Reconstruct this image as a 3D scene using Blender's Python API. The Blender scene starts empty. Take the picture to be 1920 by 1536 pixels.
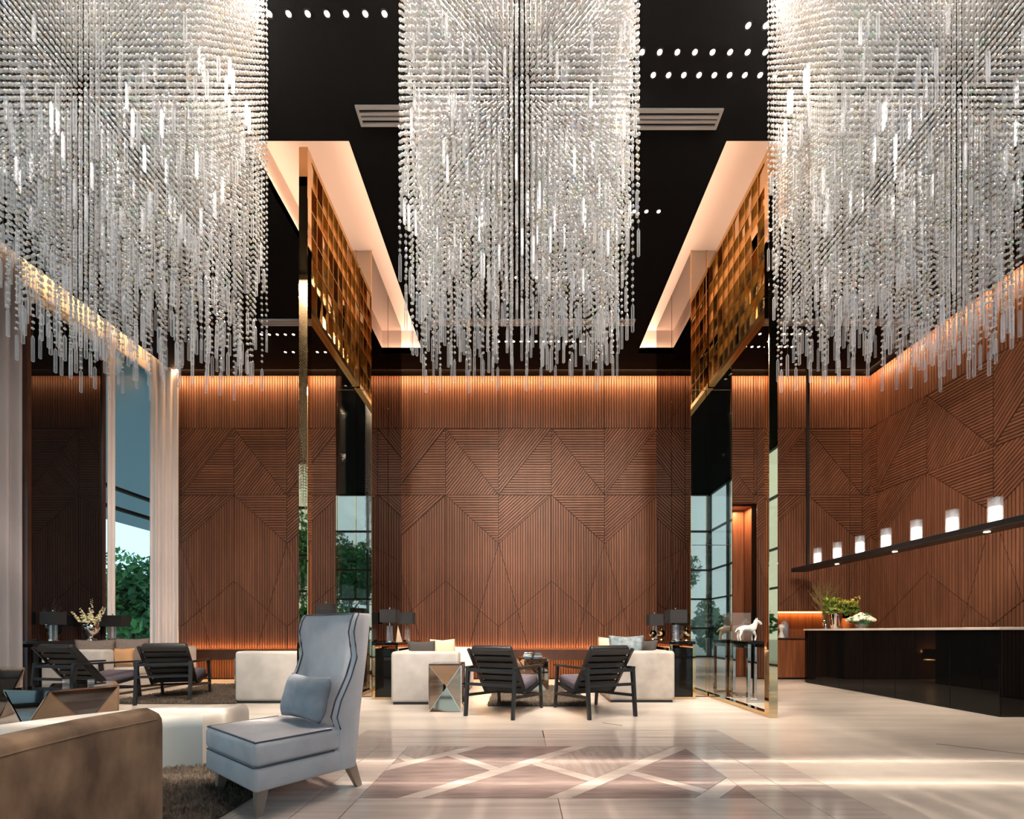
import bpy, bmesh, math, random
import numpy as np
from mathutils import Vector, Matrix

R = random.Random(7)
C = bpy.context.scene.collection
scene = bpy.context.scene
PI = math.pi

# ------------------------------------------------------------------ camera
EYE = 1.05
FPX = 820.0
cam_d = bpy.data.cameras.new('camera')
cam = bpy.data.objects.new('camera', cam_d)
C.objects.link(cam)
cam.location = (0, 0, EYE)
cam.rotation_euler = (PI / 2, 0, 0)
cam_d.sensor_fit = 'HORIZONTAL'
cam_d.sensor_width = 36
cam_d.lens = FPX / 1920 * 36
cam_d.shift_x = -15 / 1920
cam_d.shift_y = 417 / 1920
cam_d.clip_start = 0.02
cam_d.clip_end = 300
scene.camera = cam

# ------------------------------------------------------------------ view, world, lights
scene.view_settings.view_transform = 'Standard'
scene.view_settings.look = 'None'
scene.view_settings.gamma = 1.0
scene.view_settings.use_curve_mapping = False
scene.view_settings.exposure = -0.45

scene.cycles.max_bounces = 8
scene.cycles.diffuse_bounces = 3
scene.cycles.glossy_bounces = 4
scene.cycles.transparent_max_bounces = 24

world = bpy.data.worlds.new('world')
scene.world = world
world.use_nodes = True
bg = world.node_tree.nodes['Background']
bg.inputs['Color'].default_value = (0.79, 0.90, 1.0, 1)
bg.inputs['Strength'].default_value = 2.4

WARM = (1.0, 0.60, 0.30)
AMBER = (1.0, 0.47, 0.16)
SOFT = (1.0, 0.86, 0.70)
COVE = (1.0, 0.66, 0.47)


def area(name, loc, rot, sx, sy, power, col):
    d = bpy.data.lights.new(name, 'AREA')
    d.shape = 'RECTANGLE'
    d.size, d.size_y, d.energy, d.color = sx, sy, power, col
    o = bpy.data.objects.new(name, d)
    o.location, o.rotation_euler = loc, rot
    C.objects.link(o)
    return o


def spot(name, loc, target, power, col, angle=60, blend=0.6, radius=0.03):
    d = bpy.data.lights.new(name, 'SPOT')
    d.energy, d.color, d.spot_size, d.spot_blend, d.shadow_soft_size = power, col, math.radians(angle), blend, radius
    o = bpy.data.objects.new(name, d)
    o.location = loc
    v = Vector(target) - Vector(loc)
    o.rotation_euler = v.to_track_quat('-Z', 'Y').to_euler()
    C.objects.link(o)
    return o


H = 6.73          # ceiling
YB = 9.70         # back wall
XL, XR = -8.05, 7.77
YF = -4.0         # glass front behind the camera
K = YB / FPX      # metres per photo pixel on the back wall


def px(x, Y):
    return (x - 975) * Y / FPX


def pz(y, Y):
    return EYE + (1185 - y) * Y / FPX


# wall wash slots along the ceiling edge
area('wall_wash_back', (-0.1, YB - 0.24, H - 0.005), (math.radians(50), 0, 0), 15.4, 0.05, 470, (1.0, 0.56, 0.26))
area('wall_wash_right', (XR - 0.24, 5.9, H - 0.005), (0, math.radians(-50), 0), 0.05, 7.4, 230, (1.0, 0.60, 0.32))
# ceiling spots that light the walls and the floor
for x in (-6.4, -4.6, -0.9, 0.2, 1.3, 4.3, 5.6, 6.8):
    spot('wall_spot', (x, 7.3, H - 0.04), (x, YB, 2.6), 95, (1.0, 0.78, 0.58), 62, 0.9, 0.04)
for y in (8.6, 7.2, 5.8, 4.4):
    spot('wall_spot', (5.3, y, H - 0.04), (XR, y, 2.9), 165, (1.0, 0.80, 0.62), 62, 0.9, 0.04)
for x, y in ((-5.4, 6.0), (0.2, 6.3), (-1.5, 3.0), (4.4, 6.6), (4.4, 4.2), (0.3, 4.5), (-4.6, 4.0)):
    spot('floor_spot', (x, y, H - 0.04), (x, y, 0), 300, (1.0, 0.88, 0.76), 66, 0.9, 0.04)

# ------------------------------------------------------------------ materials


def srgb(r, g, b):
    f = lambda c: (c / 255 / 12.92) if c / 255 <= 0.04045 else ((c / 255 + 0.055) / 1.055) ** 2.4
    return (f(r), f(g), f(b), 1)


def mat(name, col, rough=0.5, metal=0.0, spec=0.5, var=0.0, scale=(6, 6, 6), bump=0.0, island=0.0, coat=0.0, detail=4, col2=None):
    m = bpy.data.materials.new(name)
    m.use_nodes = True
    nt = m.node_tree
    b = nt.nodes['Principled BSDF']
    b.inputs['Base Color'].default_value = col
    b.inputs['Roughness'].default_value = rough
    b.inputs['Metallic'].default_value = metal
    b.inputs['Specular IOR Level'].default_value = spec
    b.inputs['Coat Weight'].default_value = coat
    b.inputs['Coat Roughness'].default_value = 0.08
    if var or bump or island or col2:
        tc = nt.nodes.new('ShaderNodeTexCoord')
        mp = nt.nodes.new('ShaderNodeMapping')
        mp.inputs['Scale'].default_value = scale
        no = nt.nodes.new('ShaderNodeTexNoise')
        no.inputs['Scale'].default_value = 1.0
        no.inputs['Detail'].default_value = detail
        nt.links.new(tc.outputs['Object'], mp.inputs['Vector'])
        nt.links.new(mp.outputs['Vector'], no.inputs['Vector'])
        c2 = col2 or tuple(max(0, c * (1 - var)) for c in col[:3]) + (1,)
        c1 = col if col2 else tuple(min(1, c * (1 + var)) for c in col[:3]) + (1,)
        mr = nt.nodes.new('ShaderNodeMapRange')
        mr.inputs['From Min'].default_value = 0.34
        mr.inputs['From Max'].default_value = 0.66
        nt.links.new(no.outputs['Fac'], mr.inputs['Value'])
        fac = mr.outputs['Result']
        if island:
            ge = nt.nodes.new('ShaderNodeNewGeometry')
            mx = nt.nodes.new('ShaderNodeMix')
            mx.inputs['Factor'].default_value = island
            nt.links.new(fac, mx.inputs['A'])
            nt.links.new(ge.outputs['Random Per Island'], mx.inputs['B'])
            fac = mx.outputs['Result']
        mc = nt.nodes.new('ShaderNodeMix')
        mc.data_type = 'RGBA'
        mc.inputs['A'].default_value = c1
        mc.inputs['B'].default_value = c2
        nt.links.new(fac, mc.inputs['Factor'])
        nt.links.new(mc.outputs['Result'], b.inputs['Base Color'])
        if bump:
            bp = nt.nodes.new('ShaderNodeBump')
            bp.inputs['Strength'].default_value = bump
            bp.inputs['Distance'].default_value = 0.01
            nt.links.new(no.outputs['Fac'], bp.inputs['Height'])
            nt.links.new(bp.outputs['Normal'], b.inputs['Normal'])
    return m


def emis(name, col, strength):
    m = bpy.data.materials.new(name)
    m.use_nodes = True
    nt = m.node_tree
    nt.nodes.clear()
    e = nt.nodes.new('ShaderNodeEmission')
    e.inputs['Color'].default_value = (*col, 1)
    e.inputs['Strength'].default_value = strength
    o = nt.nodes.new('ShaderNodeOutputMaterial')
    nt.links.new(e.outputs[0], o.inputs[0])
    return m


def crystal(name, tint, glossy, trans, rough=0.05, edge=0.0, fire_tint=False):
    """clear cut glass seen from far: part mirror, part clear, part scattering; edge > 0 makes rims brighter than the middle"""
    m = bpy.data.materials.new(name)
    m.use_nodes = True
    nt = m.node_tree
    nt.nodes.clear()
    N = nt.nodes.new
    L = nt.links.new
    g = N('ShaderNodeBsdfGlossy'); g.inputs['Roughness'].default_value = rough; g.inputs['Color'].default_value = tint
    d = N('ShaderNodeBsdfDiffuse'); d.inputs['Color'].default_value = tint
    t = N('ShaderNodeBsdfTranslucent'); t.inputs['Color'].default_value = tint
    c = N('ShaderNodeBsdfTransparent'); c.inputs['Color'].default_value = (0.97, 0.97, 0.98, 1)
    a1 = N('ShaderNodeMixShader'); a1.inputs[0].default_value = 0.5
    a2 = N('ShaderNodeMixShader'); a2.inputs[0].default_value = glossy
    a3 = N('ShaderNodeMixShader'); a3.inputs[0].default_value = trans
    o = N('ShaderNodeOutputMaterial')
    if fire_tint:      # rainbow glints painted into the gloss tint of a few beads
        ge = N('ShaderNodeNewGeometry')
        cr = N('ShaderNodeValToRGB')
        cr.color_ramp.interpolation = 'CONSTANT'
        e = cr.color_ramp.elements
        e[0].position, e[0].color = 0.0, tint
        e[1].position, e[1].color = 0.90, (1.0, 0.62, 0.34, 1)
        for p, col in ((0.93, (0.35, 0.95, 0.55, 1)), (0.945, (0.98, 0.9, 0.3, 1)), (0.96, (0.45, 0.62, 1, 1)), (0.985, (1, 0.45, 0.35, 1)), (0.99, tint)):
            q = e.new(p); q.color = col
        L(ge.outputs['Random Per Island'], cr.inputs[0])
        L(cr.outputs[0], g.inputs['Color'])
    if edge:
        lw = N('ShaderNodeLayerWeight')
        mr = N('ShaderNodeMapRange')
        mr.inputs['From Min'].default_value = 0.15; mr.inputs['From Max'].default_value = 0.75
        mr.inputs['To Min'].default_value = trans; mr.inputs['To Max'].default_value = max(0.0, trans - edge)
        L(lw.outputs['Facing'], mr.inputs['Value']); L(mr.outputs['Result'], a3.inputs[0])
    L(d.outputs[0], a1.inputs[1]); L(t.outputs[0], a1.inputs[2])
    L(a1.outputs[0], a2.inputs[1]); L(g.outputs[0], a2.inputs[2])
    L(a2.outputs[0], a3.inputs[1]); L(c.outputs[0], a3.inputs[2])
    L(a3.outputs[0], o.inputs[0])
    return m


def pane(name, tint, refl):
    m = bpy.data.materials.new(name)
    m.use_nodes = True
    nt = m.node_tree
    nt.nodes.clear()
    N = nt.nodes.new
    g = N('ShaderNodeBsdfGlossy'); g.inputs['Roughness'].default_value = 0.0
    c = N('ShaderNodeBsdfTransparent'); c.inputs['Color'].default_value = tint
    lw = N('ShaderNodeLayerWeight')
    p5 = N('ShaderNodeMath'); p5.operation = 'POWER'; p5.inputs[1].default_value = 4.0
    ma = N('ShaderNodeMath'); ma.operation = 'MULTIPLY_ADD'; ma.inputs[1].default_value = 0.22; ma.inputs[2].default_value = refl
    a = N('ShaderNodeMixShader')
    o = N('ShaderNodeOutputMaterial')
    L = nt.links.new
    L(lw.outputs['Facing'], p5.inputs[0]); L(p5.outputs[0], ma.inputs[0])
    L(ma.outputs[0], a.inputs[0]); L(c.outputs[0], a.inputs[1]); L(g.outputs[0], a.inputs[2]); L(a.outputs[0], o.inputs[0])
    return m


M = {}
M['slat'] = mat('wood_slat', srgb(117, 76, 56), 0.45, var=0.25, scale=(9, 9, 1.2), island=0.6, spec=0.35)
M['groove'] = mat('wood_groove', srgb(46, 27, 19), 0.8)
M['wood'] = mat('plain_wood', srgb(140, 84, 54), 0.4, var=0.25, scale=(22, 22, 1.2), spec=0.4)
M['wood_dark'] = mat('dark_wood', srgb(66, 40, 30), 0.4, var=0.2, scale=(4, 4, 4))
M['ceil'] = mat('black_ceiling', srgb(9, 10, 13), 0.75, spec=0.1)
M['cove'] = mat('cove_plaster', srgb(236, 222, 212), 0.8)
M['plaster'] = mat('white_plaster', srgb(220, 214, 208), 0.8)
M['stone'] = mat('pale_stone', srgb(206, 196, 187), 0.22, var=0.10, scale=(0.7, 3.5, 1), spec=0.5, detail=8)
M['inlay_light'] = mat('inlay_light_stone', srgb(200, 186, 180), 0.13, var=0.14, scale=(0.9, 16, 1), detail=6, spec=0.6)
M['inlay_dark'] = mat('inlay_dark_stone', srgb(154, 136, 133), 0.13, var=0.18, scale=(3, 20, 1), detail=6, spec=0.6)
M['inlay_mid'] = mat('inlay_mid_stone', srgb(172, 156, 152), 0.13, var=0.16, scale=(20, 3, 1), detail=6, spec=0.6)
M['joint'] = mat('joint', srgb(58, 50, 46), 0.8)
M['bronze_mirror'] = mat('bronze_mirror', (0.50, 0.44, 0.38, 1), 0.015, 1.0)
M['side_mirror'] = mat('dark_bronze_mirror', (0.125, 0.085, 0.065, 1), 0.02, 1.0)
M['gold_mirror'] = mat('gold_mirror', (0.66, 0.46, 0.26, 1), 0.02, 1.0)
M['gold'] = mat('brushed_gold', (0.66, 0.40, 0.15, 1), 0.22, 1.0)
M['smoke_mirror'] = mat('smoked_mirror', (0.20, 0.21, 0.22, 1), 0.04, 1.0)
M['facet'] = mat('bronze_facet', (0.40, 0.29, 0.21, 1), 0.05, 1.0)
M['silver'] = mat('polished_silver', (0.82, 0.80, 0.78, 1), 0.06, 1.0)
M['black_mirror'] = mat('black_gloss', (0.004, 0.004, 0.004, 1), 0.03, 0.0, spec=0.30)
M['dark_glass'] = mat('dark_glass', (0.006, 0.007, 0.009, 1), 0.02, spec=1.0)
M['black_metal'] = mat('black_metal', (0.012, 0.012, 0.013, 1), 0.38)
M['black_wood'] = mat('black_wood', (0.013, 0.013, 0.015, 1), 0.42)
M['black_cloth'] = mat('black_cloth', (0.012, 0.012, 0.014, 1), 0.9)
M['leather'] = mat('black_leather', (0.018, 0.017, 0.019, 1), 0.42)
M['plum'] = mat('plum_fabric', srgb(92, 84, 96), 0.85, var=0.1, scale=(30, 30, 30))
M['suede'] = mat('ivory_suede', srgb(192, 185, 180), 0.9, var=0.09, scale=(5, 5, 5), spec=0.2)
M['suede_grey'] = mat('greige_suede', srgb(174, 165, 158), 0.9, var=0.13, scale=(5, 5, 5), spec=0.2)
M['ottoman'] = mat('white_leather', srgb(222, 216, 210), 0.42, var=0.03, scale=(3, 3, 3))
M['velvet'] = mat('silver_velvet', srgb(196, 193, 199), 0.75, var=0.08, scale=(6, 6, 6), spec=0.3)
M['velvet_pipe'] = mat('slate_piping', srgb(78, 80, 92), 0.8)
M['blue_pillow'] = mat('slate_velvet', srgb(140, 147, 158), 0.7, var=0.14, scale=(9, 9, 9))
M['brown_velvet'] = mat('brown_velvet', srgb(128, 106, 88), 0.8, col2=srgb(76, 61, 51), scale=(7, 7, 3.4), detail=8, spec=0.25)
M['leg_wood'] = mat('greyed_wood', srgb(150, 130, 118), 0.4, var=0.15, scale=(10, 10, 2))
M['rug'] = mat('rug_pile', srgb(108, 94, 81), 0.95, col2=srgb(44, 38, 36), scale=(18, 18, 18), island=0.5)
M['rug_back'] = mat('rug_backing', srgb(60, 52, 46), 0.95)
M['curtain'] = mat('grey_curtain', srgb(152, 146, 151), 0.9)
M['sheer'] = mat('pale_curtain', srgb(234, 228, 230), 0.9)
M['white'] = mat('white_ceramic', srgb(232, 230, 228), 0.3)
M['grey_vase'] = mat('grey_glaze', srgb(150, 150, 160), 0.3)
M['orange'] = mat('terracotta_orange', srgb(206, 106, 40), 0.45)
M['vent'] = mat('vent_white', srgb(190, 190, 192), 0.5)
M['bead'] = crystal('crystal_bead', (0.97, 0.96, 0.95, 1), 0.55, 0.26, 0.05, 0.26, True)
M['rod'] = crystal('crystal_rod', (0.95, 0.95, 0.97, 1), 0.32, 0.86, 0.22, 0.46)
M['lamp_glass'] = crystal('lamp_glass', (0.92, 0.93, 0.96, 1), 0.6, 0.78)
M['wire'] = mat('steel_wire', (0.05, 0.05, 0.05, 1), 0.4, 0.5)
M['clear'] = pane('clear_pane', (0.97, 0.97, 0.96, 1), 0.02)
M['window_glass'] = pane('window_glass', (0.80, 0.93, 0.95, 1), 0.05)
M['led_warm'] = emis('led_warm', AMBER, 14)
M['led_spot'] = emis('led_spot', (1.0, 0.80, 0.58), 26)
M['lamp_glow'] = emis('lamp_glow', (1.0, 0.88, 0.74), 11)
M['leaf'] = mat('leaf_green', srgb(96, 160, 84), 0.6, col2=srgb(26, 80, 60), scale=(1, 1, 1), island=0.7)
M['leaf_bright'] = mat('leaf_bright', srgb(150, 170, 66), 0.6, col2=srgb(62, 96, 34), scale=(9, 9, 9), island=0.7)
M['bark'] = mat('bark', srgb(84, 70, 58), 0.9, var=0.3, scale=(9, 9, 3))
M['flower_white'] = mat('white_petal', srgb(238, 230, 208), 0.7, col2=srgb(206, 196, 150), scale=(9, 9, 9), island=0.6)
M['rose'] = mat('cream_rose', srgb(244, 234, 218), 0.7)
M['flower_yellow'] = mat('yellow_petal', srgb(226, 206, 96), 0.7, col2=srgb(150, 160, 60), scale=(9, 9, 9), island=0.7)
M['dry'] = mat('dried_grass', srgb(150, 128, 84), 0.9)
M['paving'] = mat('outdoor_paving', srgb(176, 178, 176), 0.8, var=0.1, scale=(1, 1, 1))
M['soffit'] = mat('outdoor_soffit', srgb(150, 172, 180), 0.6)
M['steel'] = mat('dark_frame', srgb(46, 46, 48), 0.4, 0.6)
M['tan_pillow'] = mat('tan_cloth', srgb(186, 144, 104), 0.85)
M['taupe_pillow'] = mat('taupe_cloth', srgb(112, 102, 98), 0.9, var=0.12, scale=(40, 40, 40))
M['beige_pillow'] = mat('beige_cloth', srgb(214, 190, 162), 0.9)
M['dusk_pillow'] = mat('dusty_blue_cloth', srgb(140, 152, 158), 0.8, col2=srgb(96, 108, 116), scale=(12, 12, 12))
M['charcoal_pillow'] = mat('charcoal_cloth', srgb(62, 58, 56), 0.85)

# ------------------------------------------------------------------ mesh helpers


def B():
    return bmesh.new()


def box(bm, x0, x1, y0, y1, z0, z1):
    v = [bm.verts.new(p) for p in ((x0, y0, z0), (x1, y0, z0), (x1, y1, z0), (x0, y1, z0), (x0, y0, z1), (x1, y0, z1), (x1, y1, z1), (x0, y1, z1))]
    for f in ((3, 2, 1, 0), (4, 5, 6, 7), (0, 1, 5, 4), (1, 2, 6, 5), (2, 3, 7, 6), (3, 0, 4, 7)):
        bm.faces.new([v[i] for i in f])
    return bm


def rbox(bm, x0, x1, y0, y1, z0, z1, r=0.04, seg=3, rx=0.0, about=None):
    t = bmesh.new()
    box(t, x0, x1, y0, y1, z0, z1)
    bmesh.ops.bevel(t, geom=t.edges[:], offset=r, segments=seg, profile=0.5, affect='EDGES')
    if rx:
        c = Vector(about or ((x0 + x1) / 2, (y0 + y1) / 2, (z0 + z1) / 2))
        bmesh.ops.rotate(t, cent=c, matrix=Matrix.Rotation(rx, 3, 'X'), verts=t.verts)
    me = bpy.data.meshes.new('tmp')
    t.to_mesh(me)
    t.free()
    bm.from_mesh(me)
    bpy.data.meshes.remove(me)
    return bm


def bar(bm, p0, p1, w, h, up=(0, 0, 1), w1=None, h1=None):
    p0, p1 = Vector(p0), Vector(p1)
    d = (p1 - p0).normalized()
    u = Vector(up)
    s = d.cross(u)
    if s.length < 1e-4:
        s = d.cross(Vector((0, 1, 0)))
    s.normalize()
    u = s.cross(d).normalized()
    w1 = w if w1 is None else w1
    h1 = h if h1 is None else h1
    v = []
    for p, a, b in ((p0, w, h), (p1, w1, h1)):
        for i, j in ((-1, -1), (1, -1), (1, 1), (-1, 1)):
            v.append(bm.verts.new(p + s * (i * a / 2) + u * (j * b / 2)))
    for f in ((3, 2, 1, 0), (4, 5, 6, 7), (0, 1, 5, 4), (1, 2, 6, 5), (2, 3, 7, 6), (3, 0, 4, 7)):
        bm.faces.new([v[i] for i in f])
    return bm


def tube(bm, pts, r, n=8, r1=None, close=False):
    pts = [Vector(p) for p in pts]
    rings = []
    m = len(pts)
    for i, p in enumerate(pts):
        if close:
            d = pts[(i + 1) % m] - pts[i - 1]
        else:
            d = pts[min(i + 1, m - 1)] - pts[max(i - 1, 0)]
        d.normalize()
        a = d.cross(Vector((0, 0, 1)))
        if a.length < 1e-3:
            a = d.cross(Vector((0, 1, 0)))
        a.normalize()
        b = a.cross(d)
        rr = r if r1 is None else r + (r1 - r) * i / max(1, m - 1)
        rings.append([bm.verts.new(p + a * (rr * math.cos(2 * PI * k / n)) + b * (rr * math.sin(2 * PI * k / n))) for k in range(n)])
    for i in range(m if close else m - 1):
        r0, r2 = rings[i], rings[(i + 1) % m]
        for k in range(n):
            bm.faces.new((r0[k], r0[(k + 1) % n], r2[(k + 1) % n], r2[k]))
    if not close:
        bm.faces.new(rings[0][::-1])
        bm.faces.new(rings[-1])
    return bm


def lathe(bm, prof, n=24, c=(0, 0, 0), close_ends=True):
    rings = []
    for r, z in prof:
        rings.append([bm.verts.new((c[0] + r * math.cos(2 * PI * k / n), c[1] + r * math.sin(2 * PI * k / n), c[2] + z)) for k in range(n)])
    for a, b in zip(rings, rings[1:]):
        for k in range(n):
            bm.faces.new((a[k], a[(k + 1) % n], b[(k + 1) % n], b[k]))
    if close_ends:
        if prof[0][0] > 1e-4:
            bm.faces.new(rings[0][::-1])
        if prof[-1][0] > 1e-4:
            bm.faces.new(rings[-1])
    return bm


def prism(bm, pts, z0, z1):
    a = [bm.verts.new((p[0], p[1], z0)) for p in pts]
    b = [bm.verts.new((p[0], p[1], z1)) for p in pts]
    n = len(pts)
    bm.faces.new(a[::-1])
    bm.faces.new(b)
    for i in range(n):
        bm.faces.new((a[i], a[(i + 1) % n], b[(i + 1) % n], b[i]))
    return bm


def pillow(bm, w, h, t, n=14):
    """soft cushion standing in the x-z plane, centred at the origin"""
    for sgn in (-1, 1):
        g = []
        for i in range(n + 1):
            row = []
            for j in range(n + 1):
                u, v = -1 + 2 * i / n, -1 + 2 * j / n
                k = max(0.0, (1 - u ** 4)) ** 0.6 * max(0.0, (1 - v ** 4)) ** 0.6
                pin = 1 - 0.10 * (1 - abs(u)) * abs(v) ** 3 - 0.0
                pin2 = 1 - 0.10 * (1 - abs(v)) * abs(u) ** 3
                wr = 0.06 * math.sin(5 * u + 3 * v) * k
                row.append(bm.verts.new((u * w / 2 * pin2, sgn * t / 2 * (k * (1 + wr)), v * h / 2 * pin)))
            g.append(row)
        for i in range(n):
            for j in range(n):
                q = (g[i][j], g[i + 1][j], g[i + 1][j + 1], g[i][j + 1])
                bm.faces.new(q if sgn < 0 else q[::-1])
    bmesh.ops.remove_doubles(bm, verts=bm.verts, dist=0.0008)
    return bm


def mesh_of(bm, mats, smooth=False):
    bmesh.ops.recalc_face_normals(bm, faces=bm.faces)
    me = bpy.data.meshes.new('mesh')
    bm.to_mesh(me)
    bm.free()
    for m in (mats if isinstance(mats, (list, tuple)) else [mats]):
        me.materials.append(m)
    if smooth:
        me.polygons.foreach_set('use_smooth', [True] * len(me.polygons))
        if smooth == 'auto':
            me.set_sharp_from_angle(angle=math.radians(38))
    return me


def link(name, me, parent=None, loc=None, rot=None):
    o = bpy.data.objects.new(name, me)
    C.objects.link(o)
    if parent is not None:
        o.parent = parent
    if loc is not None:
        o.location = loc
    if rot is not None:
        o.rotation_euler = rot
    return o


def O(name, bm, m, parent=None, smooth=False, loc=None, rot=None):
    return link(name, mesh_of(bm, m, smooth), parent, loc, rot)


def thing(name, label, cat, loc=(0, 0, 0), rz=0.0, group=None):
    o = bpy.data.objects.new(name, None)
    o.empty_display_size = 0.1
    C.objects.link(o)
    o.location = loc
    o.rotation_euler = (0, 0, rz)
    return tag(o, label, cat, group)


def tag(o, label, cat, group=None):
    o['label'], o['category'] = label, cat
    if group:
        o['group'] = group
    return o


def struct(o):
    o['kind'] = 'structure'
    return o


def dup(root, loc, rz, label, group=None):
    r = root.copy()
    C.objects.link(r)
    r.location = loc
    r.rotation_euler = (0, 0, rz)
    r['label'] = label
    if group:
        r['group'] = group
    for ch in list(root.children):
        c = ch.copy()
        C.objects.link(c)
        c.parent = r
        for g in list(ch.children):
            d = g.copy()
            C.objects.link(d)
            d.parent = c
    return r


# polygon clipping in 2-D


def clip(poly, a, b, c):
    """keep a*x + b*y <= c"""
    out = []
    n = len(poly)
    for i in range(n):
        p, q = poly[i], poly[(i + 1) % n]
        dp, dq = a * p[0] + b * p[1] - c, a * q[0] + b * q[1] - c
        if dp <= 0:
            out.append(p)
        if dp * dq < 0:
            t = dp / (dp - dq)
            out.append((p[0] + (q[0] - p[0]) * t, p[1] + (q[1] - p[1]) * t))
    return out


def parea(p):
    return 0.5 * sum(p[i][0] * p[(i + 1) % len(p)][1] - p[(i + 1) % len(p)][0] * p[i][1] for i in range(len(p)))


def inset(poly, d):
    if parea(poly) < 0:
        poly = poly[::-1]
    out = poly
    n = len(poly)
    for i in range(n):
        p, q = poly[i], poly[(i + 1) % n]
        ex, ey = q[0] - p[0], q[1] - p[1]
        l = math.hypot(ex, ey)
        if l < 1e-6:
            continue
        nx, ny = ey / l, -ex / l
        out = clip(out, nx, ny, nx * p[0] + ny * p[1] - d)
        if len(out) < 3:
            return []
    return out


def minus_rect(poly, x0, x1, y0, y1):
    res = []
    res.append(clip(poly, 1, 0, x0))
    res.append(clip(poly, -1, 0, -x1))
    mid = clip(clip(poly, -1, 0, -x0), 1, 0, x1)
    if len(mid) >= 3:
        res.append(clip(mid, 0, 1, y0))
        res.append(clip(mid, 0, -1, -y1))
    return [r for r in res if len(r) >= 3 and abs(parea(r)) > 1e-4]


# ------------------------------------------------------------------ floor
INX0, INX1, INY0, INY1 = -1.63, 2.10, 0.90, 4.68
bm = B()
for x0, x1, y0, y1 in ((XL - 0.3, INX0, YF - 0.3, YB + 0.8), (INX1, XR + 0.3, YF - 0.3, YB + 0.8), (INX0, INX1, YF - 0.3, INY0), (INX0, INX1, INY1, YB + 0.8)):
    box(bm, x0, x1, y0, y1, -0.2, 0)
floor = struct(O('floor', bm, M['stone']))
bm = B()
box(bm, INX0, INX1, INY0, INY1, -0.2, -0.012)
O('inlay_bed', bm, M['joint'], floor)


def tile(poly, m, gap=0.0025):
    p = inset(poly, gap)
    if len(p) >= 3 and abs(parea(p)) > 2e-4:
        bm = B()
        prism(bm, p, -0.012, 0.0)
        O('tile', bm, m, floor)


fx0, fx1, fy1 = -1.02, 1.49, 4.02
fy0 = 2.76
rows = [(2.76, 4.02), (1.10, 2.36)]
# border boards: outer ring in lengths
for x0, x1 in ((INX0, 0.24), (0.24, INX1)):
    tile([(x0, fy1 + 0.33), (x1, fy1 + 0.33), (x1, INY1 - 0.006), (x0, INY1 - 0.006)], M['inlay_light'], 0.006)
    tile([(x0, fy1), (x1, fy1), (x1, fy1 + 0.33), (x0, fy1 + 0.33)], M['inlay_light'], 0.002)
for k in range(3):
    y0, y1 = 0.9 + k * 1.04, 0.9 + (k + 1) * 1.04
    tile([(INX0, y0), (fx0 - 0.28, y0), (fx0 - 0.28, y1), (INX0, y1)], M['inlay_light'])
    tile([(fx0 - 0.28, y0), (fx0, y0), (fx0, y1), (fx0 - 0.28, y1)], M['inlay_light'], 0.002)
    tile([(fx1, y0), (fx1 + 0.28, y0), (fx1 + 0.28, y1), (fx1, y1)], M['inlay_light'], 0.002)
    tile([(fx1 + 0.28, y0), (INX1, y0), (INX1, y1), (fx1 + 0.28, y1)], M['inlay_light'])
for x0, x1 in ((fx0, 0.24), (0.24, fx1)):
    tile([(x0, 2.36), (x1, 2.36), (x1, 2.76), (x0, 2.76)], M['inlay_light'])
    tile([(x0, 0.90), (x1, 0.90), (x1, 1.10), (x0, 1.10)], M['inlay_light'])
for y0, y1 in rows:
    F = [(fx0, y0), (fx1, y0), (fx1, y1), (fx0, y1)]
    per, bw = 0.94, 0.16
    for k in range(-4, 5):
        c0 = (0.54 - 4.0) + (y1 - 4.02) * -1 + k * per   # x - y
        band = clip(clip(F, 1, -1, c0 + bw / 2), -1, 1, -(c0 - bw / 2))
        if len(band) >= 3:
            tile(band, M['inlay_light'], 0.002)
        para = clip(clip(F, 1, -1, c0 + per - bw / 2), -1, 1, -(c0 + bw / 2))
        if len(para) < 3:
            continue
        # cut each dark lozenge by a cross band
        cx = 0.235 + k * 0.47
        s = cx + (y0 + y1) / 2
        a_ = clip(para, 1, 1, s - 0.07)
        b_ = clip(para, -1, -1, -(s + 0.07))
        m_ = clip(clip(para, 1, 1, s + 0.07), -1, -1, -(s - 0.07))
        if len(a_) >= 3:
            tile(a_, M['inlay_dark'], 0.002)
        if len(b_) >= 3:
            tile(b_, M['inlay_dark'] if k % 2 else M['inlay_mid'], 0.002)
        if len(m_) >= 3:
            tile(m_, M['inlay_light'], 0.002)

# thin inset joint strips in the stone floor
for x, y, l, n in ((0.95, 5.05, 0.35, 1), (3.9, 4.1, 0.9, 1)):
    bm = B()
    bar(bm, (x, y, 0.0005), (x + l * 0.55, y - l * 0.45, 0.0005), 0.012, 0.002)
    O('floor_joint', bm, M['joint'], floor)

# ------------------------------------------------------------------ walls with slatted panels
ZT, ZA, ZB2, ZK, ZV, ZL = 5.557, 4.078, 3.002, 2.174, 1.168, 0.69
PITCH, SLAT, DEP = 0.056, 0.041, 0.022


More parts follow.
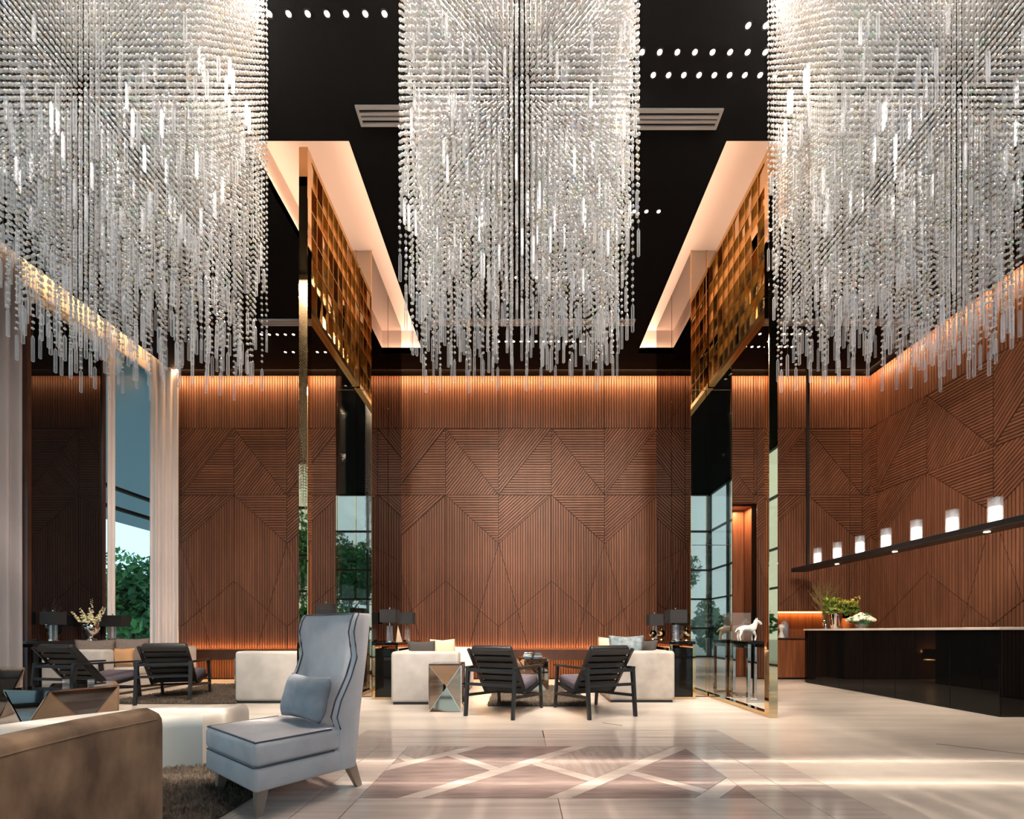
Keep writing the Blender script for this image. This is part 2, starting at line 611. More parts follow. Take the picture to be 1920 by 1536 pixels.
def panel(parent, polys, ang, to3d):
    """one slatted panel: dark backing and raised slats along angle ang"""
    bm = B()
    dx, dz = math.cos(ang), math.sin(ang)
    nx, nz = -dz, dx
    ok = False
    for poly in polys:
        poly = inset(poly, 0.006)
        if len(poly) < 3 or abs(parea(poly)) < 2e-3:
            continue
        ok = True
        a = [bm.verts.new(to3d(u, z, 0.004)) for u, z in poly]
        f = bm.faces.new(a)
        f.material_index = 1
        pr = [nx * u + nz * z for u, z in poly]
        k0, k1 = math.floor(min(pr) / PITCH), math.ceil(max(pr) / PITCH)
        for k in range(k0, k1 + 1):
            lo, hi = k * PITCH, k * PITCH + SLAT
            s = clip(clip(poly, nx, nz, hi), -nx, -nz, -lo)
            if len(s) < 3 or abs(parea(s)) < 1e-5:
                continue
            b0 = [bm.verts.new(to3d(u, z, 0.004)) for u, z in s]
            t0 = [bm.verts.new(to3d(u, z, DEP)) for u, z in s]
            bm.faces.new(t0)
            for i in range(len(s)):
                j = (i + 1) % len(s)
                bm.faces.new((b0[i], b0[j], t0[j], t0[i]))
    if ok:
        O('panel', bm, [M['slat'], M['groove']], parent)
    else:
        bm.free()


def pattern(parent, apex0, a, u0, u1, to3d, holes=(), band=True, low=True):
    def put(poly, ang):
        p = clip(clip(poly, 1, 0, u1), -1, 0, -u0)
        if len(p) < 3 or abs(parea(p)) < 4e-3:
            return
        ps = [p]
        for h in holes:
            ps = [q for r in ps for q in minus_rect(r, *h)]
        if ps:
            panel(parent, ps, ang, to3d)
    V, Hh = PI / 2, 0.0
    diag = math.atan2(ZT - ZA, a)
    diag2 = math.atan2(ZA - ZB2, a)
    k0 = math.floor((u0 - apex0) / (2 * a)) - 1
    k1 = math.ceil((u1 - apex0) / (2 * a)) + 1
    for k in range(k0, k1 + 1):
        x = apex0 + 2 * a * k
        put([(x - a, ZT), (x, ZT), (x - a, ZA)], diag)
        put([(x - a, ZA), (x, ZT), (x, ZA)], Hh)
        put([(x, ZA), (x, ZT), (x + a, ZA)], diag)
        put([(x, ZT), (x + a, ZT), (x + a, ZA)], Hh)
        v = x + a
        put([(v - a, ZA), (v, ZA), (v, ZB2)], Hh)
        put([(v, ZA), (v + a, ZA), (v, ZB2)], diag2)
        # long panels with upright slats
        sl = 0.56 * a / (ZB2 - ZL)
        zz = (ZK - ZV) / a
        # steep line: |du| = sl*(ZB2 - z); zigzag: z = ZV + zz*|du|
        zc = (ZV + zz * sl * ZB2) / (1 + zz * sl)
        dc = sl * (ZB2 - zc)
        for s in (-1, 1):
            put([(v + s * a, ZA), (v, ZB2), (v + s * dc, zc), (v + s * a, ZK)], V)
            put([(v + s * a, ZK), (v + s * dc, zc), (v + s * 0.56 * a, ZL), (v + s * a, ZL)], V)
        put([(v, ZB2), (v + dc, zc), (v, ZV), (v - dc, zc)], V)
        put([(v - dc, zc), (v, ZV), (v, ZL), (v - 0.56 * a, ZL)], V)
        put([(v + dc, zc), (v, ZV), (v, ZL), (v + 0.56 * a, ZL)], V)
        if band:
            put([(x - a, ZT), (x + a, ZT), (x + a, H - 0.01), (x - a, H - 0.01)], V)
        if low:
            put([(x - a, 0.02), (x + a, 0.02), (x + a, ZL), (x - a, ZL)], V)


DX0, DX1, DZ = px(1366, YB), px(1418, YB), 3.89          # tall recess seen through the glass
NX0, NX1, NZ0, NZ1 = px(1436, YB), px(1592, YB), 0.0, 1.52   # lit niche behind the counter
bm = B()
for poly in minus_rect([(XL, -0.1), (XR + 0.2, -0.1), (XR + 0.2, H + 0.6), (XL, H + 0.6)], DX0, DX1, -0.2, DZ):
    for q in minus_rect(poly, NX0, NX1, -0.2, NZ1):
        x0, x1 = min(p[0] for p in q), max(p[0] for p in q)
        z0, z1 = min(p[1] for p in q), max(p[1] for p in q)
        box(bm, x0, x1, YB, YB + 0.2, z0, z1)
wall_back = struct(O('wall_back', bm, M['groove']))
back3 = lambda u, z, d: (u, YB - d, z)
holes = [(DX0, DX1, -0.2, DZ), (NX0, NX1, -0.2, NZ1)]
pattern(wall_back, -6.329, 1.171, XL, 3.05, back3)
pattern(wall_back, 6.376, 1.2, 3.05, XR, back3, holes)

bm = B()
box(bm, XR, XR + 0.2, 0.6, YB + 0.2, -0.1, H + 0.6)
box(bm, XR, XR + 0.2, YF, 0.6, H + 0.01, H + 0.6)
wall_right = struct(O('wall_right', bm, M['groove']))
right3 = lambda u, z, d: (XR - d, YB - u, z)
pattern(wall_right, 1.37, 1.171, 0.0, 7.2, right3)
bm = B()
box(bm, XR - 0.02, XR, 0.6, YB - 7.2, 0, H)
O('plain_panel', bm, M['wood'], wall_right)

# tall recess (wood lined passage) and the lit niche with its cupboard
bm = B()
box(bm, DX0, DX1, YB + 0.55, YB + 0.6, 0, DZ)
box(bm, DX0 - 0.04, DX0, YB, YB + 0.6, 0, DZ)
box(bm, DX1, DX1 + 0.04, YB, YB + 0.6, 0, DZ)
box(bm, DX0, DX1, YB, YB + 0.6, DZ, DZ + 0.04)
O('passage_lining', bm, M['wood'], wall_back)
bm = B()
box(bm, DX0 + 0.02, DX0 + 0.33, YB + 0.51, YB + 0.545, 0.02, DZ - 0.05)
box(bm, DX0 + 0.345, DX1 - 0.02, YB + 0.51, YB + 0.545, 0.02, DZ - 0.05)
struct(O('door_1', bm, M['wood']))
area('passage_light', ((DX0 + DX1) / 2, YB + 0.3, DZ - 0.03), (0, 0, 0), 0.4, 0.2, 30, (1, 0.68, 0.42))
bm = B()
box(bm, NX0, NX1, YB + 0.48, YB + 0.5, 0, NZ1)
box(bm, NX0 - 0.03, NX0, YB, YB + 0.5, 0, NZ1)
box(bm, NX1, NX1 + 0.03, YB, YB + 0.5, 0, NZ1)
box(bm, NX0, NX1, YB, YB + 0.5, NZ1, NZ1 + 0.03)
O('niche_lining', bm, M['wood'], wall_back)
area('niche_light', ((NX0 + NX1) / 2, YB + 0.42, NZ1 - 0.02), (math.radians(20), 0, 0), NX1 - NX0 - 0.1, 0.03, 9, (1, 0.5, 0.14))
bm = B()
box(bm, NX0 + 0.02, NX1 - 0.02, YB + 0.44, YB + 0.47, NZ1 - 0.03, NZ1 - 0.01)
O('led_strip', bm, M['led_warm'], wall_back)

t = thing('credenza', 'low brown wood cupboard set in the lit niche beside the black counter', 'cabinet', ((NX0 + NX1) / 2, YB + 0.22, 0))
hw = (NX1 - NX0) / 2 - 0.01
bm = B(); rbox(bm, -hw, hw, -0.28, 0.24, 0.04, 0.88, 0.006, 1); O('body', bm, M['wood'], t)
bm = B(); rbox(bm, -hw, hw, -0.31, 0.24, 0.882, 0.915, 0.006, 1); O('top', bm, M['wood_dark'], t)
for i in range(3):
    x0 = -hw + 0.01 + i * (2 * hw - 0.02) / 3
    bm = B(); rbox(bm, x0 + 0.004, x0 + (2 * hw - 0.02) / 3 - 0.004, -0.305, -0.282, 0.05, 0.87, 0.004, 1); O('door', bm, M['wood'], t)
bm = B(); box(bm, -hw + 0.02, hw - 0.02, -0.25, 0.2, 0, 0.04); O('plinth', bm, M['black_metal'], t)

# lit ledge along the foot of the back wall
LX0, LX1 = -7.4, 2.98
t = thing('wall_ledge', 'long dark wood ledge with glowing strips along the slatted back wall', 'ledge', ((LX0 + LX1) / 2, YB - 0.28, 0))
hl = (LX1 - LX0) / 2
bm = B(); rbox(bm, -hl, hl, -0.24, 0.18, 0.455, 0.675, 0.008, 1); O('shelf', bm, M['wood_dark'], t)
bm = B(); box(bm, -hl, hl, 0.185, 0.205, 0.60, 0.64); O('upper_led_strip', bm, M['led_warm'], t)
bm = B(); box(bm, -hl, hl, 0.10, 0.13, 0.435, 0.452); O('lower_led_strip', bm, M['led_warm'], t)
area('ledge_glow_up', ((LX0 + LX1) / 2, YB - 0.075, 0.655), (math.radians(180), 0, 0), LX1 - LX0, 0.03, 60, AMBER)
area('ledge_glow_down', ((LX0 + LX1) / 2, YB - 0.22, 0.45), (math.radians(-20), 0, 0), LX1 - LX0, 0.05, 80, (1.0, 0.55, 0.2))

# ------------------------------------------------------------------ ceiling with two light coves
LT = (-3.20, -1.98, 5.06, 8.92)
RT = (2.39, 3.72, 5.06, 8.92)
SOF = 7.20
PX0 = -7.55      # curtain pocket edge
bm = B()
xs = [PX0, LT[0], LT[1], RT[0], RT[1], XR + 0.1]
for i in range(5):
    x0, x1 = xs[i], xs[i + 1]
    if i in (1, 3):
        box(bm, x0, x1, YF - 0.2, 5.06, H, H + 0.12)
        box(bm, x0, x1, 8.92, YB + 0.1, H, H + 0.12)
    else:
        box(bm, x0, x1, YF - 0.2, YB + 0.1, H, H + 0.12)
box(bm, XL - 0.3, XR + 0.3, YF - 0.3, YB + 0.3, SOF + 0.05, SOF + 0.15)
ceiling = struct(O('ceiling', bm, M['ceil']))
for T_, s in ((LT, 'left'), (RT, 'right')):
    bm = B()
    x0, x1, y0, y1 = T_
    box(bm, x0, x1, y0, y1, SOF, SOF + 0.04)
    e = 0.03
    box(bm, x0 - e, x0, y0 - e, y1 + e, H + 0.002, SOF + 0.04)
    box(bm, x1, x1 + e, y0 - e, y1 + e, H + 0.002, SOF + 0.04)
    box(bm, x0, x1, y0 - e, y0, H + 0.002, SOF + 0.04)
    box(bm, x0, x1, y1, y1 + e, H + 0.002, SOF + 0.04)
    O('cove', bm, M['cove'], ceiling)
    cy, ly = (y0 + y1) / 2, y1 - y0
    up = math.radians(180)
    area('cove_light', (x0 + 0.05, cy, H + 0.03), (up, 0, 0), 0.05, ly - 0.1, 18, COVE)
    area('cove_light', (x1 - 0.05, cy, H + 0.03), (up, 0, 0), 0.05, ly - 0.1, 18, COVE)
    area('cove_light', ((x0 + x1) / 2, y1 - 0.05, H + 0.03), (up, 0, 0), x1 - x0 - 0.2, 0.05, 14, COVE)
# curtain pocket
bm = B()
box(bm, PX0, PX0 + 0.03, YF, YB, H + 0.12, SOF + 0.05)
box(bm, XL - 0.25, PX0, YF, YB, SOF, SOF + 0.04)
O('curtain_pocket', bm, M['cove'], ceiling)
bm = B()
box(bm, XL - 0.05, XL - 0.005, YF, YB, H - 0.02, SOF - 0.002)
O('pelmet', bm, M['cove'], ceiling)
area('pocket_light', (PX0 - 0.08, 6.0, H + 0.14), (math.radians(180), math.radians(-25), 0), 0.05, 7.4, 75, (1, 0.66, 0.32))

# ------------------------------------------------------------------ left wall: window, dark glass pier
t = bpy.data.objects.new('wall_left', None)
C.objects.link(t)
struct(t)
wall_left = t
bm = B(); box(bm, XL - 0.25, XL, 7.18, 8.42, 0, H - 0.03); O('pier', bm, M['dark_glass'], t)
bm = B(); box(bm, XL - 0.2, XL + 0.03, 7.12, 7.18, 0, H - 0.03); box(bm, XL - 0.2, XL + 0.03, 8.42, 8.47, 0, H - 0.03); O('pier_trim', bm, M['wood_dark'], t)
bm = B(); box(bm, XL - 0.25, XL - 0.1, YF, YB + 0.2, H + 0.3, SOF); box(bm, XL - 0.25, XL - 0.1, YF, 7.15, -0.1, 0.05); box(bm, XL - 0.25, XL - 0.1, 8.45, YB, -0.1, 0.05); O('window_head', bm, M['steel'], t)


def window(name, pts, horizontals, axis, XW=XL):
    """axis 'y': glazing in the plane x = const; axis 'x': plane y = const; pts are mullion stations"""
    w = bpy.data.objects.new(name, None)
    C.objects.link(w)
    struct(w)
    zs = horizontals
    for a, b in zip(pts, pts[1:]):
        for z0, z1 in zip(zs, zs[1:]):
            bm = B()
            if axis == 'y':
                box(bm, XW - 0.13, XW - 0.12, a + 0.02, b - 0.02, z0 + 0.02, z1 - 0.02)
            else:
                box(bm, a + 0.02, b - 0.02, YF - 0.005, YF + 0.005, z0 + 0.02, z1 - 0.02)
            O('pane', bm, M['window_glass'], w)
    for p in pts:
        bm = B()
        if axis == 'y':
            box(bm, XW - 0.18, XW - 0.06, p - 0.025, p + 0.025, 0, H + 0.3)
        else:
            box(bm, p - 0.035, p + 0.035, YF - 0.08, YF + 0.08, 0, H)
        O('mullion', bm, M['steel'], w)
    for z in zs:
        bm = B()
        if axis == 'y':
            box(bm, XW - 0.17, XW - 0.07, pts[0], pts[-1], z - 0.03, z + 0.03)
        else:
            box(bm, pts[0], pts[-1], YF - 0.06, YF + 0.06, z - 0.035, z + 0.035)
        O('transom', bm, M['steel'], w)
    return w


window('window_1', [8.50, 10.0], [0.05, 3.55, 3.95, H + 0.3], 'y')
window('window_2', [-3.95, -2.2, -0.4, 1.4, 3.2, 5.0, 7.10], [0.05, 3.55, 3.95, H + 0.3], 'y')
window('window_3', [XL, -6.3, -4.5, -2.7, -0.9, 0.9, 2.7, 4.5, 6.2, XR], [0.03, 1.2, 2.4, 3.6, 5.2, H], 'x')
window('window_4', [-3.95, -2.4, -0.9, 0.6], [0.03, 1.2, 2.4, 3.6, 5.2, H], 'y', XR + 0.2)

# outdoors
bm = B(); box(bm, -60, 60, -60, 60, -0.5, -0.21)
struct(O('outdoor_paving', bm, M['paving']))
bm = B()
prism(bm, [(0, 0), (0, 0.4), (-3.4, -2.1), (-3.4, -2.5)], 0, 24)
o = struct(O('outdoor_canopy', bm, M['soffit']))
o.rotation_euler = (PI / 2, 0, 0)
o.location = (XL - 0.3, 20.0, 6.75)

M['leafA'] = M['leaf']


def leaves(n, spread, size, seed, centre, flat=0.6):
    rg = np.random.default_rng(seed)
    p = rg.normal(size=(n, 3))
    p /= np.linalg.norm(p, axis=1, keepdims=True)
    p *= (rg.random((n, 1)) ** 0.4)
    # lumpy crown
    p *= (0.75 + 0.35 * np.sin(3 * p[:, :1] + seed) * np.cos(4 * p[:, 2:3]))
    p = p * np.array(spread) + np.array(centre)
    a = rg.normal(size=(n, 3)); a /= np.linalg.norm(a, axis=1, keepdims=True)
    b = np.cross(a, rg.normal(size=(n, 3))); b /= np.linalg.norm(b, axis=1, keepdims=True)
    s = size * (0.6 + 0.8 * rg.random((n, 1)))
    v = np.stack([p - a * s, p - b * s * 0.45, p + a * s, p + b * s * 0.45], 1).reshape(-1, 3)
    f = np.arange(n * 4).reshape(-1, 4)
    return v, f


def np_mesh(v, f, m):
    me = bpy.data.meshes.new('mesh')
    nf, k = f.shape
    me.vertices.add(len(v))
    me.vertices.foreach_set('co', np.ascontiguousarray(v, dtype=np.float32).ravel())
    me.loops.add(nf * k)
    me.loops.foreach_set('vertex_index', np.ascontiguousarray(f, dtype=np.int32).ravel())
    me.polygons.add(nf)
    me.polygons.foreach_set('loop_start', np.arange(0, nf * k, k, dtype=np.int32))
    me.update(calc_edges=True)
    me.materials.append(m)
    return me


def tree(loc, h, r, seed, label, group=None, n=2600):
    t = thing('tree', label, 'tree', loc, 0, group)
    rg = random.Random(seed)
    bm = B()
    tube(bm, [(0, 0, -0.05), (0.05, 0.03, h * 0.25), (-0.04, 0.05, h * 0.55), (0.05, 0, h * 0.8)], 0.10, 8, 0.03)
    for k in range(7):
        a, z = rg.random() * 6.28, h * (0.3 + 0.06 * k)
        l = r * 0.75
        tube(bm, [(0, 0, z), (l * 0.5 * math.cos(a), l * 0.5 * math.sin(a), z + 0.25 * h * 0.5), (l * math.cos(a), l * math.sin(a), z + 0.33 * h * 0.6)], 0.045, 6, 0.012)
    O('trunk', bm, M['bark'], t, True)
    v, f = leaves(n, (r, r, h * 0.42), 0.13, seed, (0, 0, h * 0.57))
    o = link('foliage', np_mesh(v, f, M['leaf']), t)
    o['kind'] = 'stuff'
    return t


tree((-11.5, 12.9, -0.2), 3.6, 1.2, 3, 'leafy green tree outside the window beside the corner curtain')
tree((-18.6, 20.2, -0.2), 5.2, 2.4, 5, 'bushy tree farther off outside the corner window, behind the nearer tree')
for i, (x, y, h, r) in enumerate(((-8.9, -9.0, 7.6, 1.8), (-4.8, -8.6, 7.2, 1.7), (-0.7, -9.0, 8.0, 1.8), (3.4, -8.6, 7.4, 1.7), (7.5, -9.0, 7.8, 1.8), (11.9, -5.0, 7.5, 1.8))):
    tree((x, y, -0.2), h, r, 20 + i, 'garden tree outside the glass front, reflected in the mirrored columns', 'garden trees reflected in the mirrors', 5200)
for i, x in enumerate((-10.0, -7.7, -5.4, -3.1, -0.8, 1.5, 3.8, 6.1, 8.4)):
    tree((x, -5.35 - 0.2 * (i % 2), -0.2), 2.1 + 0.3 * (i % 3), 0.88, 60 + i, 'garden shrub outside the glass front, reflected low in the mirrored columns', 'garden shrubs reflected in the mirrors', 1500)
t = thing('car', 'white parked car seen low through the corner window', 'car', (-14.5, 16.9, -0.2), 0.5)
bm = B(); rbox(bm, -0.9, 0.9, -2.0, 2.0, 0.3, 0.85, 0.18, 4); rbox(bm, -0.75, 0.75, -1.1, 1.3, 0.8, 1.42, 0.22, 4); O('body', bm, M['white'], t, 'auto')
bm = B(); box(bm, -0.66, 0.66, -1.12, 1.32, 0.92, 1.26); O('window_band', bm, M['black_mirror'], t)
for sx in (-0.85, 0.85):
    for sy in (-1.25, 1.25):
        bm = B(); tube(bm, [(sx - 0.1, sy, 0.32), (sx + 0.1, sy, 0.32)], 0.32, 18); O('wheel', bm, M['black_cloth'], t)
t = thing('picket_fence', 'pale picket fence behind the trees outside the corner window', 'fence', (-21.4, 21.6, -0.2), 0.8)
for k in range(16):
    bm = B(); box(bm, -1.6 + k * 0.2, -1.5 + k * 0.2, 1.5, 1.53, 0, 2.9); O('picket', bm, M['white'], t)
bm = B(); box(bm, -1.65, 1.6, 1.53, 1.56, 0.3, 0.4); box(bm, -1.65, 1.6, 1.53, 1.56, 2.3, 2.4); O('rail', bm, M['white'], t)

# curtains


def curtain(name, label, x0, y0, x1, y1, amp, waves, m, z1=SOF - 0.03):
    bm = B()
    n = waves * 10
    d = Vector((x1 - x0, y1 - y0, 0))
    nrm = Vector((-d.y, d.x, 0)).normalized()
    cols = []
    for sgn in (0, 1):
        for i in range(n + 1):
            tt = i / n
            off = amp * math.sin(2 * PI * waves * tt) * (0.8 + 0.2 * math.sin(7 * tt)) + sgn * 0.012
            p = Vector((x0, y0, 0)) + d * tt + nrm * off
            q = Vector((x0, y0, 0)) + d * tt + nrm * (off * 1.15)
            cols.append((bm.verts.new((q.x, q.y, 0.02)), bm.verts.new((p.x, p.y, 2.6)), bm.verts.new((p.x, p.y, z1))))
    for s in (0, 1):
        for i in range(n):
            a, b = cols[s * (n + 1) + i], cols[s * (n + 1) + i + 1]
            for j in range(2):
                bm.faces.new((a[j], b[j], b[j + 1], a[j + 1]))
    for i in (0, n):
        a, b = cols[i], cols[n + 1 + i]
        for j in range(2):
            bm.faces.new((a[j], b[j], b[j + 1], a[j + 1]))
    return tag(O(name, bm, m, None, True), label, 'curtain')


curtain('curtain', 'grey floor length curtain hanging left of the dark glass pier', XL + 0.22, 5.4, XL + 0.22, 6.86, 0.07, 9, M['curtain'])
curtain('curtain', 'pale pink white curtain bunched in the corner by the slatted wall', XL + 0.30, 9.16, XL + 0.62, 9.52, 0.06, 4, M['sheer'])
curtain('curtain', 'narrow sheer curtain edge between dark glass pier and window', XL + 0.07, 8.47, XL + 0.09, 8.60, 0.02, 2, M['sheer'])

# ------------------------------------------------------------------ mirrored columns and gold screens


def mirror_column(label, x0, x1, y0, y1, seams):
    t = thing('mirror_column', label, 'column', ((x0 + x1) / 2, (y0 + y1) / 2, 0))
    t['kind'] = 'thing'
    w, d = (x1 - x0) / 2, (y1 - y0) / 2
    bm = B(); box(bm, -w + 0.012, w - 0.012, -d + 0.012, d - 0.012, 0.0, SOF - 0.002); O('core', bm, M['wood_dark'], t)
    zs = (0.01, 2.45, 4.95, SOF - 0.004)
    st = [-w] + [-w + s for s in seams] + [w]
    for a, b in zip(st, st[1:]):
        for z0, z1 in zip(zs, zs[1:]):
            bm = B(); rbox(bm, a + 0.003, b - 0.003, -d, -d + 0.011, z0, z1 - 0.004, 0.003, 1); O('mirror_panel', bm, M['bronze_mirror'], t)
    for s in (-1, 1):
        for a, b in ((-d, 0), (0, d)):
            for z0, z1 in zip(zs, zs[1:]):
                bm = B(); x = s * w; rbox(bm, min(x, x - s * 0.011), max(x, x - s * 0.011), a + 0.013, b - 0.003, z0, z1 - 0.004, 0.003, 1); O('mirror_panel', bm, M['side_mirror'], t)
    for s in (-1, 1):
        bm = B(); box(bm, s * (w + 0.004) - 0.008, s * (w + 0.004) + 0.008, -d - 0.012, -d + 0.004, 0, SOF - 0.004); O('edge_trim', bm, M['gold_mirror'], t)
    for xx in seams:
        bm = B(); box(bm, -w + xx - 0.008, -w + xx + 0.008, -d - 0.012, -d + 0.004, 0, SOF - 0.004); O('edge_trim', bm, M['gold_mirror'], t)
    return t


mirror_column('bronze mirrored column behind the tall silver wing chair', -2.95, -2.40, 7.05, 8.85, [0.30])
mirror_column('bronze mirrored column beside the horse figurine console', 2.76, 3.40, 7.05, 8.85, [0.25])

SY0, SY1 = 5.315, 7.03


def gold_screen(label, x, seed):
    t = thing('gold_screen', label, 'screen', (x, (SY0 + SY1) / 2, 0))
    rg = random.Random(seed)
    h = (SY1 - SY0) / 2
    bm = B(); rbox(bm, -0.055, 0.055, -h, -h + 0.10, 0, 6.95, 0.004, 1); O('front_post', bm, M['gold_mirror'], t)
    bm = B(); rbox(bm, -0.05, 0.05, -h + 0.1, h, 0, 0.06, 0.004, 1); O('base_rail', bm, M['gold_mirror'], t)
    bm = B(); rbox(bm, -0.05, 0.05, -h + 0.1, h, 4.99, 5.07, 0.004, 1); O('middle_rail', bm, M['gold'], t)
    bm = B(); rbox(bm, -0.05, 0.05, -h + 0.1, h, 6.87, 6.95, 0.004, 1); O('top_rail', bm, M['gold'], t)
    bm = B(); box(bm, -0.006, 0.006, -h + 0.1, h, 0.06, 4.99); O('glass_pane', bm, M['clear'], t)
    nr, nc = 6, 10
    z0, z1, y0, y1 = 5.07, 6.87, -h + 0.1, h
    for r in range(1, nr):
        z = z0 + (z1 - z0) * r / nr
        bm = B(); box(bm, -0.05, 0.05, y0, y1, z - 0.006, z + 0.006); O('lattice_bar', bm, M['gold'], t)
    for c in range(1, nc + 1):
        y = y0 + (y1 - y0) * c / nc - (0.006 if c == nc else 0)
        bm = B(); box(bm, -0.048, 0.048, y - 0.005, y + 0.005, z0, z1); O('lattice_bar', bm, M['gold'], t)
    for r in range(nr):
        za, zb = z0 + (z1 - z0) * r / nr + 0.008, z0 + (z1 - z0) * (r + 1) / nr - 0.008
        for c in range(nc):
            ya, yb = y0 + (y1 - y0) * c / nc + 0.007, y0 + (y1 - y0) * (c + 1) / nc - 0.014
            k = rg.random()
            if k > 0.52:
                continue
            xo = rg.choice((-0.038, 0.0, 0.036))
            half = rg.random()
            if half < 0.35:
                yb = (ya + yb) / 2
            elif half < 0.6:
                za = (za + zb) / 2
            bm = B(); box(bm, xo - 0.003, xo + 0.003, ya, yb, za, zb)
            bmesh.ops.rotate(bm, cent=(xo, (ya + yb) / 2, (za + zb) / 2), matrix=Matrix.Rotation(rg.uniform(-0.12, 0.12), 3, 'Z') @ Matrix.Rotation(rg.uniform(-0.10, 0.10), 3, 'Y'), verts=bm.verts)
            O('lattice_panel', bm, M['gold_mirror'] if k < 0.40 else M['bronze_mirror'], t)
    return t


gold_screen('gold lattice glass screen standing behind the tall silver wing chair', -2.635, 4)
gold_screen('gold lattice glass screen standing between lounge chairs and black counter', 3.08, 9)

# ------------------------------------------------------------------ chandeliers
ZF, ZBK = 2.90, 3.65
D = ZF / 75.0
NCOL, NROW = 42, 20
S = 1.24 * D
CW = (NCOL - 1) * D
CD = (NROW - 1) * D
rgc = np.random.default_rng(11)


def ico():
    p = (1 + 5 ** 0.5) / 2
    v = np.array([(-1, p, 0), (1, p, 0), (-1, -p, 0), (1, -p, 0), (0, -1, p), (0, 1, p), (0, -1, -p), (0, 1, -p), (p, 0, -1), (p, 0, 1), (-p, 0, -1), (-p, 0, 1)], float)
    v /= np.linalg.norm(v[0])
    f = np.array([(0, 11, 5), (0, 5, 1), (0, 1, 7), (0, 7, 10), (0, 10, 11), (1, 5, 9), (5, 11, 4), (11, 10, 2), (10, 7, 6), (7, 1, 8), (3, 9, 4), (3, 4, 2), (3, 2, 6), (3, 6, 8), (3, 8, 9), (4, 9, 5), (2, 4, 11), (6, 2, 10), (8, 6, 7), (9, 8, 1)])
    return v, f


gx, gy = np.meshgrid(np.arange(NCOL) * D - CW / 2, np.arange(NROW) * D - CD / 2)
gx, gy = gx.ravel(), gy.ravel()
hb = 2.97
bott = hb + 0.05 + 2.05 * rgc.random(len(gx)) ** 0.85
# a sparse set of long strings makes the ragged lower fringe
ii = np.arange(len(gx))
long_ = ((ii % NCOL) % 3 == 1) & ((ii // NCOL) % 4 == 0)
bott[long_] = hb + 0.16 * rgc.random(long_.sum())
RODL = 0.19
ZTOP = H - 0.10
bx, by, bz = [], [], []
ks = np.arange(0, int((ZTOP - hb) / S))
for x, y, b in zip(gx, gy, bott):
    z = ZTOP - 0.02 - ks * S
    z = z[z > b + RODL + 0.02]
    bx.append(np.full(len(z), x)); by.append(np.full(len(z), y)); bz.append(z)
P = np.stack([np.concatenate(bx), np.concatenate(by), np.concatenate(bz)], 1)
P[:, :2] += rgc.normal(scale=0.0016, size=(len(P), 2))
v0, f0 = ico()
v0 = v0 * np.array([0.0108, 0.0108, 0.0104])
ang = rgc.random(len(P)) * 6.283
ca, sa = np.cos(ang)[:, None], np.sin(ang)[:, None]
V = np.empty((len(P), 12, 3))
V[:, :, 0] = v0[None, :, 0] * ca - v0[None, :, 1] * sa
V[:, :, 1] = v0[None, :, 0] * sa + v0[None, :, 1] * ca
V[:, :, 2] = v0[None, :, 2]
V += P[:, None, :]
Fc = (f0[None] + (np.arange(len(P)) * 12)[:, None, None]).reshape(-1, 3)
bead_mesh = np_mesh(V.reshape(-1, 3), Fc, M['bead'])

# wires
n = len(gx)
tri = np.array([(math.cos(a), math.sin(a)) for a in (0, 2.094, 4.189)]) * 0.0011
W = np.empty((n, 6, 3))
for k in range(3):
    W[:, k, 0] = gx + tri[k, 0]; W[:, k, 1] = gy + tri[k, 1]; W[:, k, 2] = bott + RODL - 0.005
    W[:, k + 3, 0] = gx + tri[k, 0]; W[:, k + 3, 1] = gy + tri[k, 1]; W[:, k + 3, 2] = ZTOP
wf = np.array([(0, 1, 4, 3), (1, 2, 5, 4), (2, 0, 3, 5)])
WF = (wf[None] + (np.arange(n) * 6)[:, None, None]).reshape(-1, 4)
wire_mesh = np_mesh(W.reshape(-1, 3), WF, M['wire'])

bm = B()
lathe(bm, [(0.003, 0.0), (0.0108, 0.006), (0.0108, RODL - 0.02), (0.006, RODL - 0.006), (0.002, RODL)], 6)
rod_mesh = mesh_of(bm, M['rod'])
order = np.argsort(bott)
single, rest = order[:300], order[300:]
rv = np.array([v.co[:] for v in rod_mesh.vertices])
quads = [tuple(p.vertices) for p in rod_mesh.polygons]
allv, allf = [], []
for j, i in enumerate(rest):
    a_ = rgc.random() * 6.283
    rot = np.array([[math.cos(a_), -math.sin(a_), 0], [math.sin(a_), math.cos(a_), 0], [0, 0, 1]])
    allv.append(rv @ rot.T + np.array([gx[i], gy[i], bott[i]]))
    allf += [tuple(q + j * len(rv) for q in f) for f in quads]
rods_mesh = bpy.data.meshes.new('mesh')
rods_mesh.from_pydata(np.concatenate(allv).tolist(), [], allf)
rods_mesh.materials.append(M['rod'])

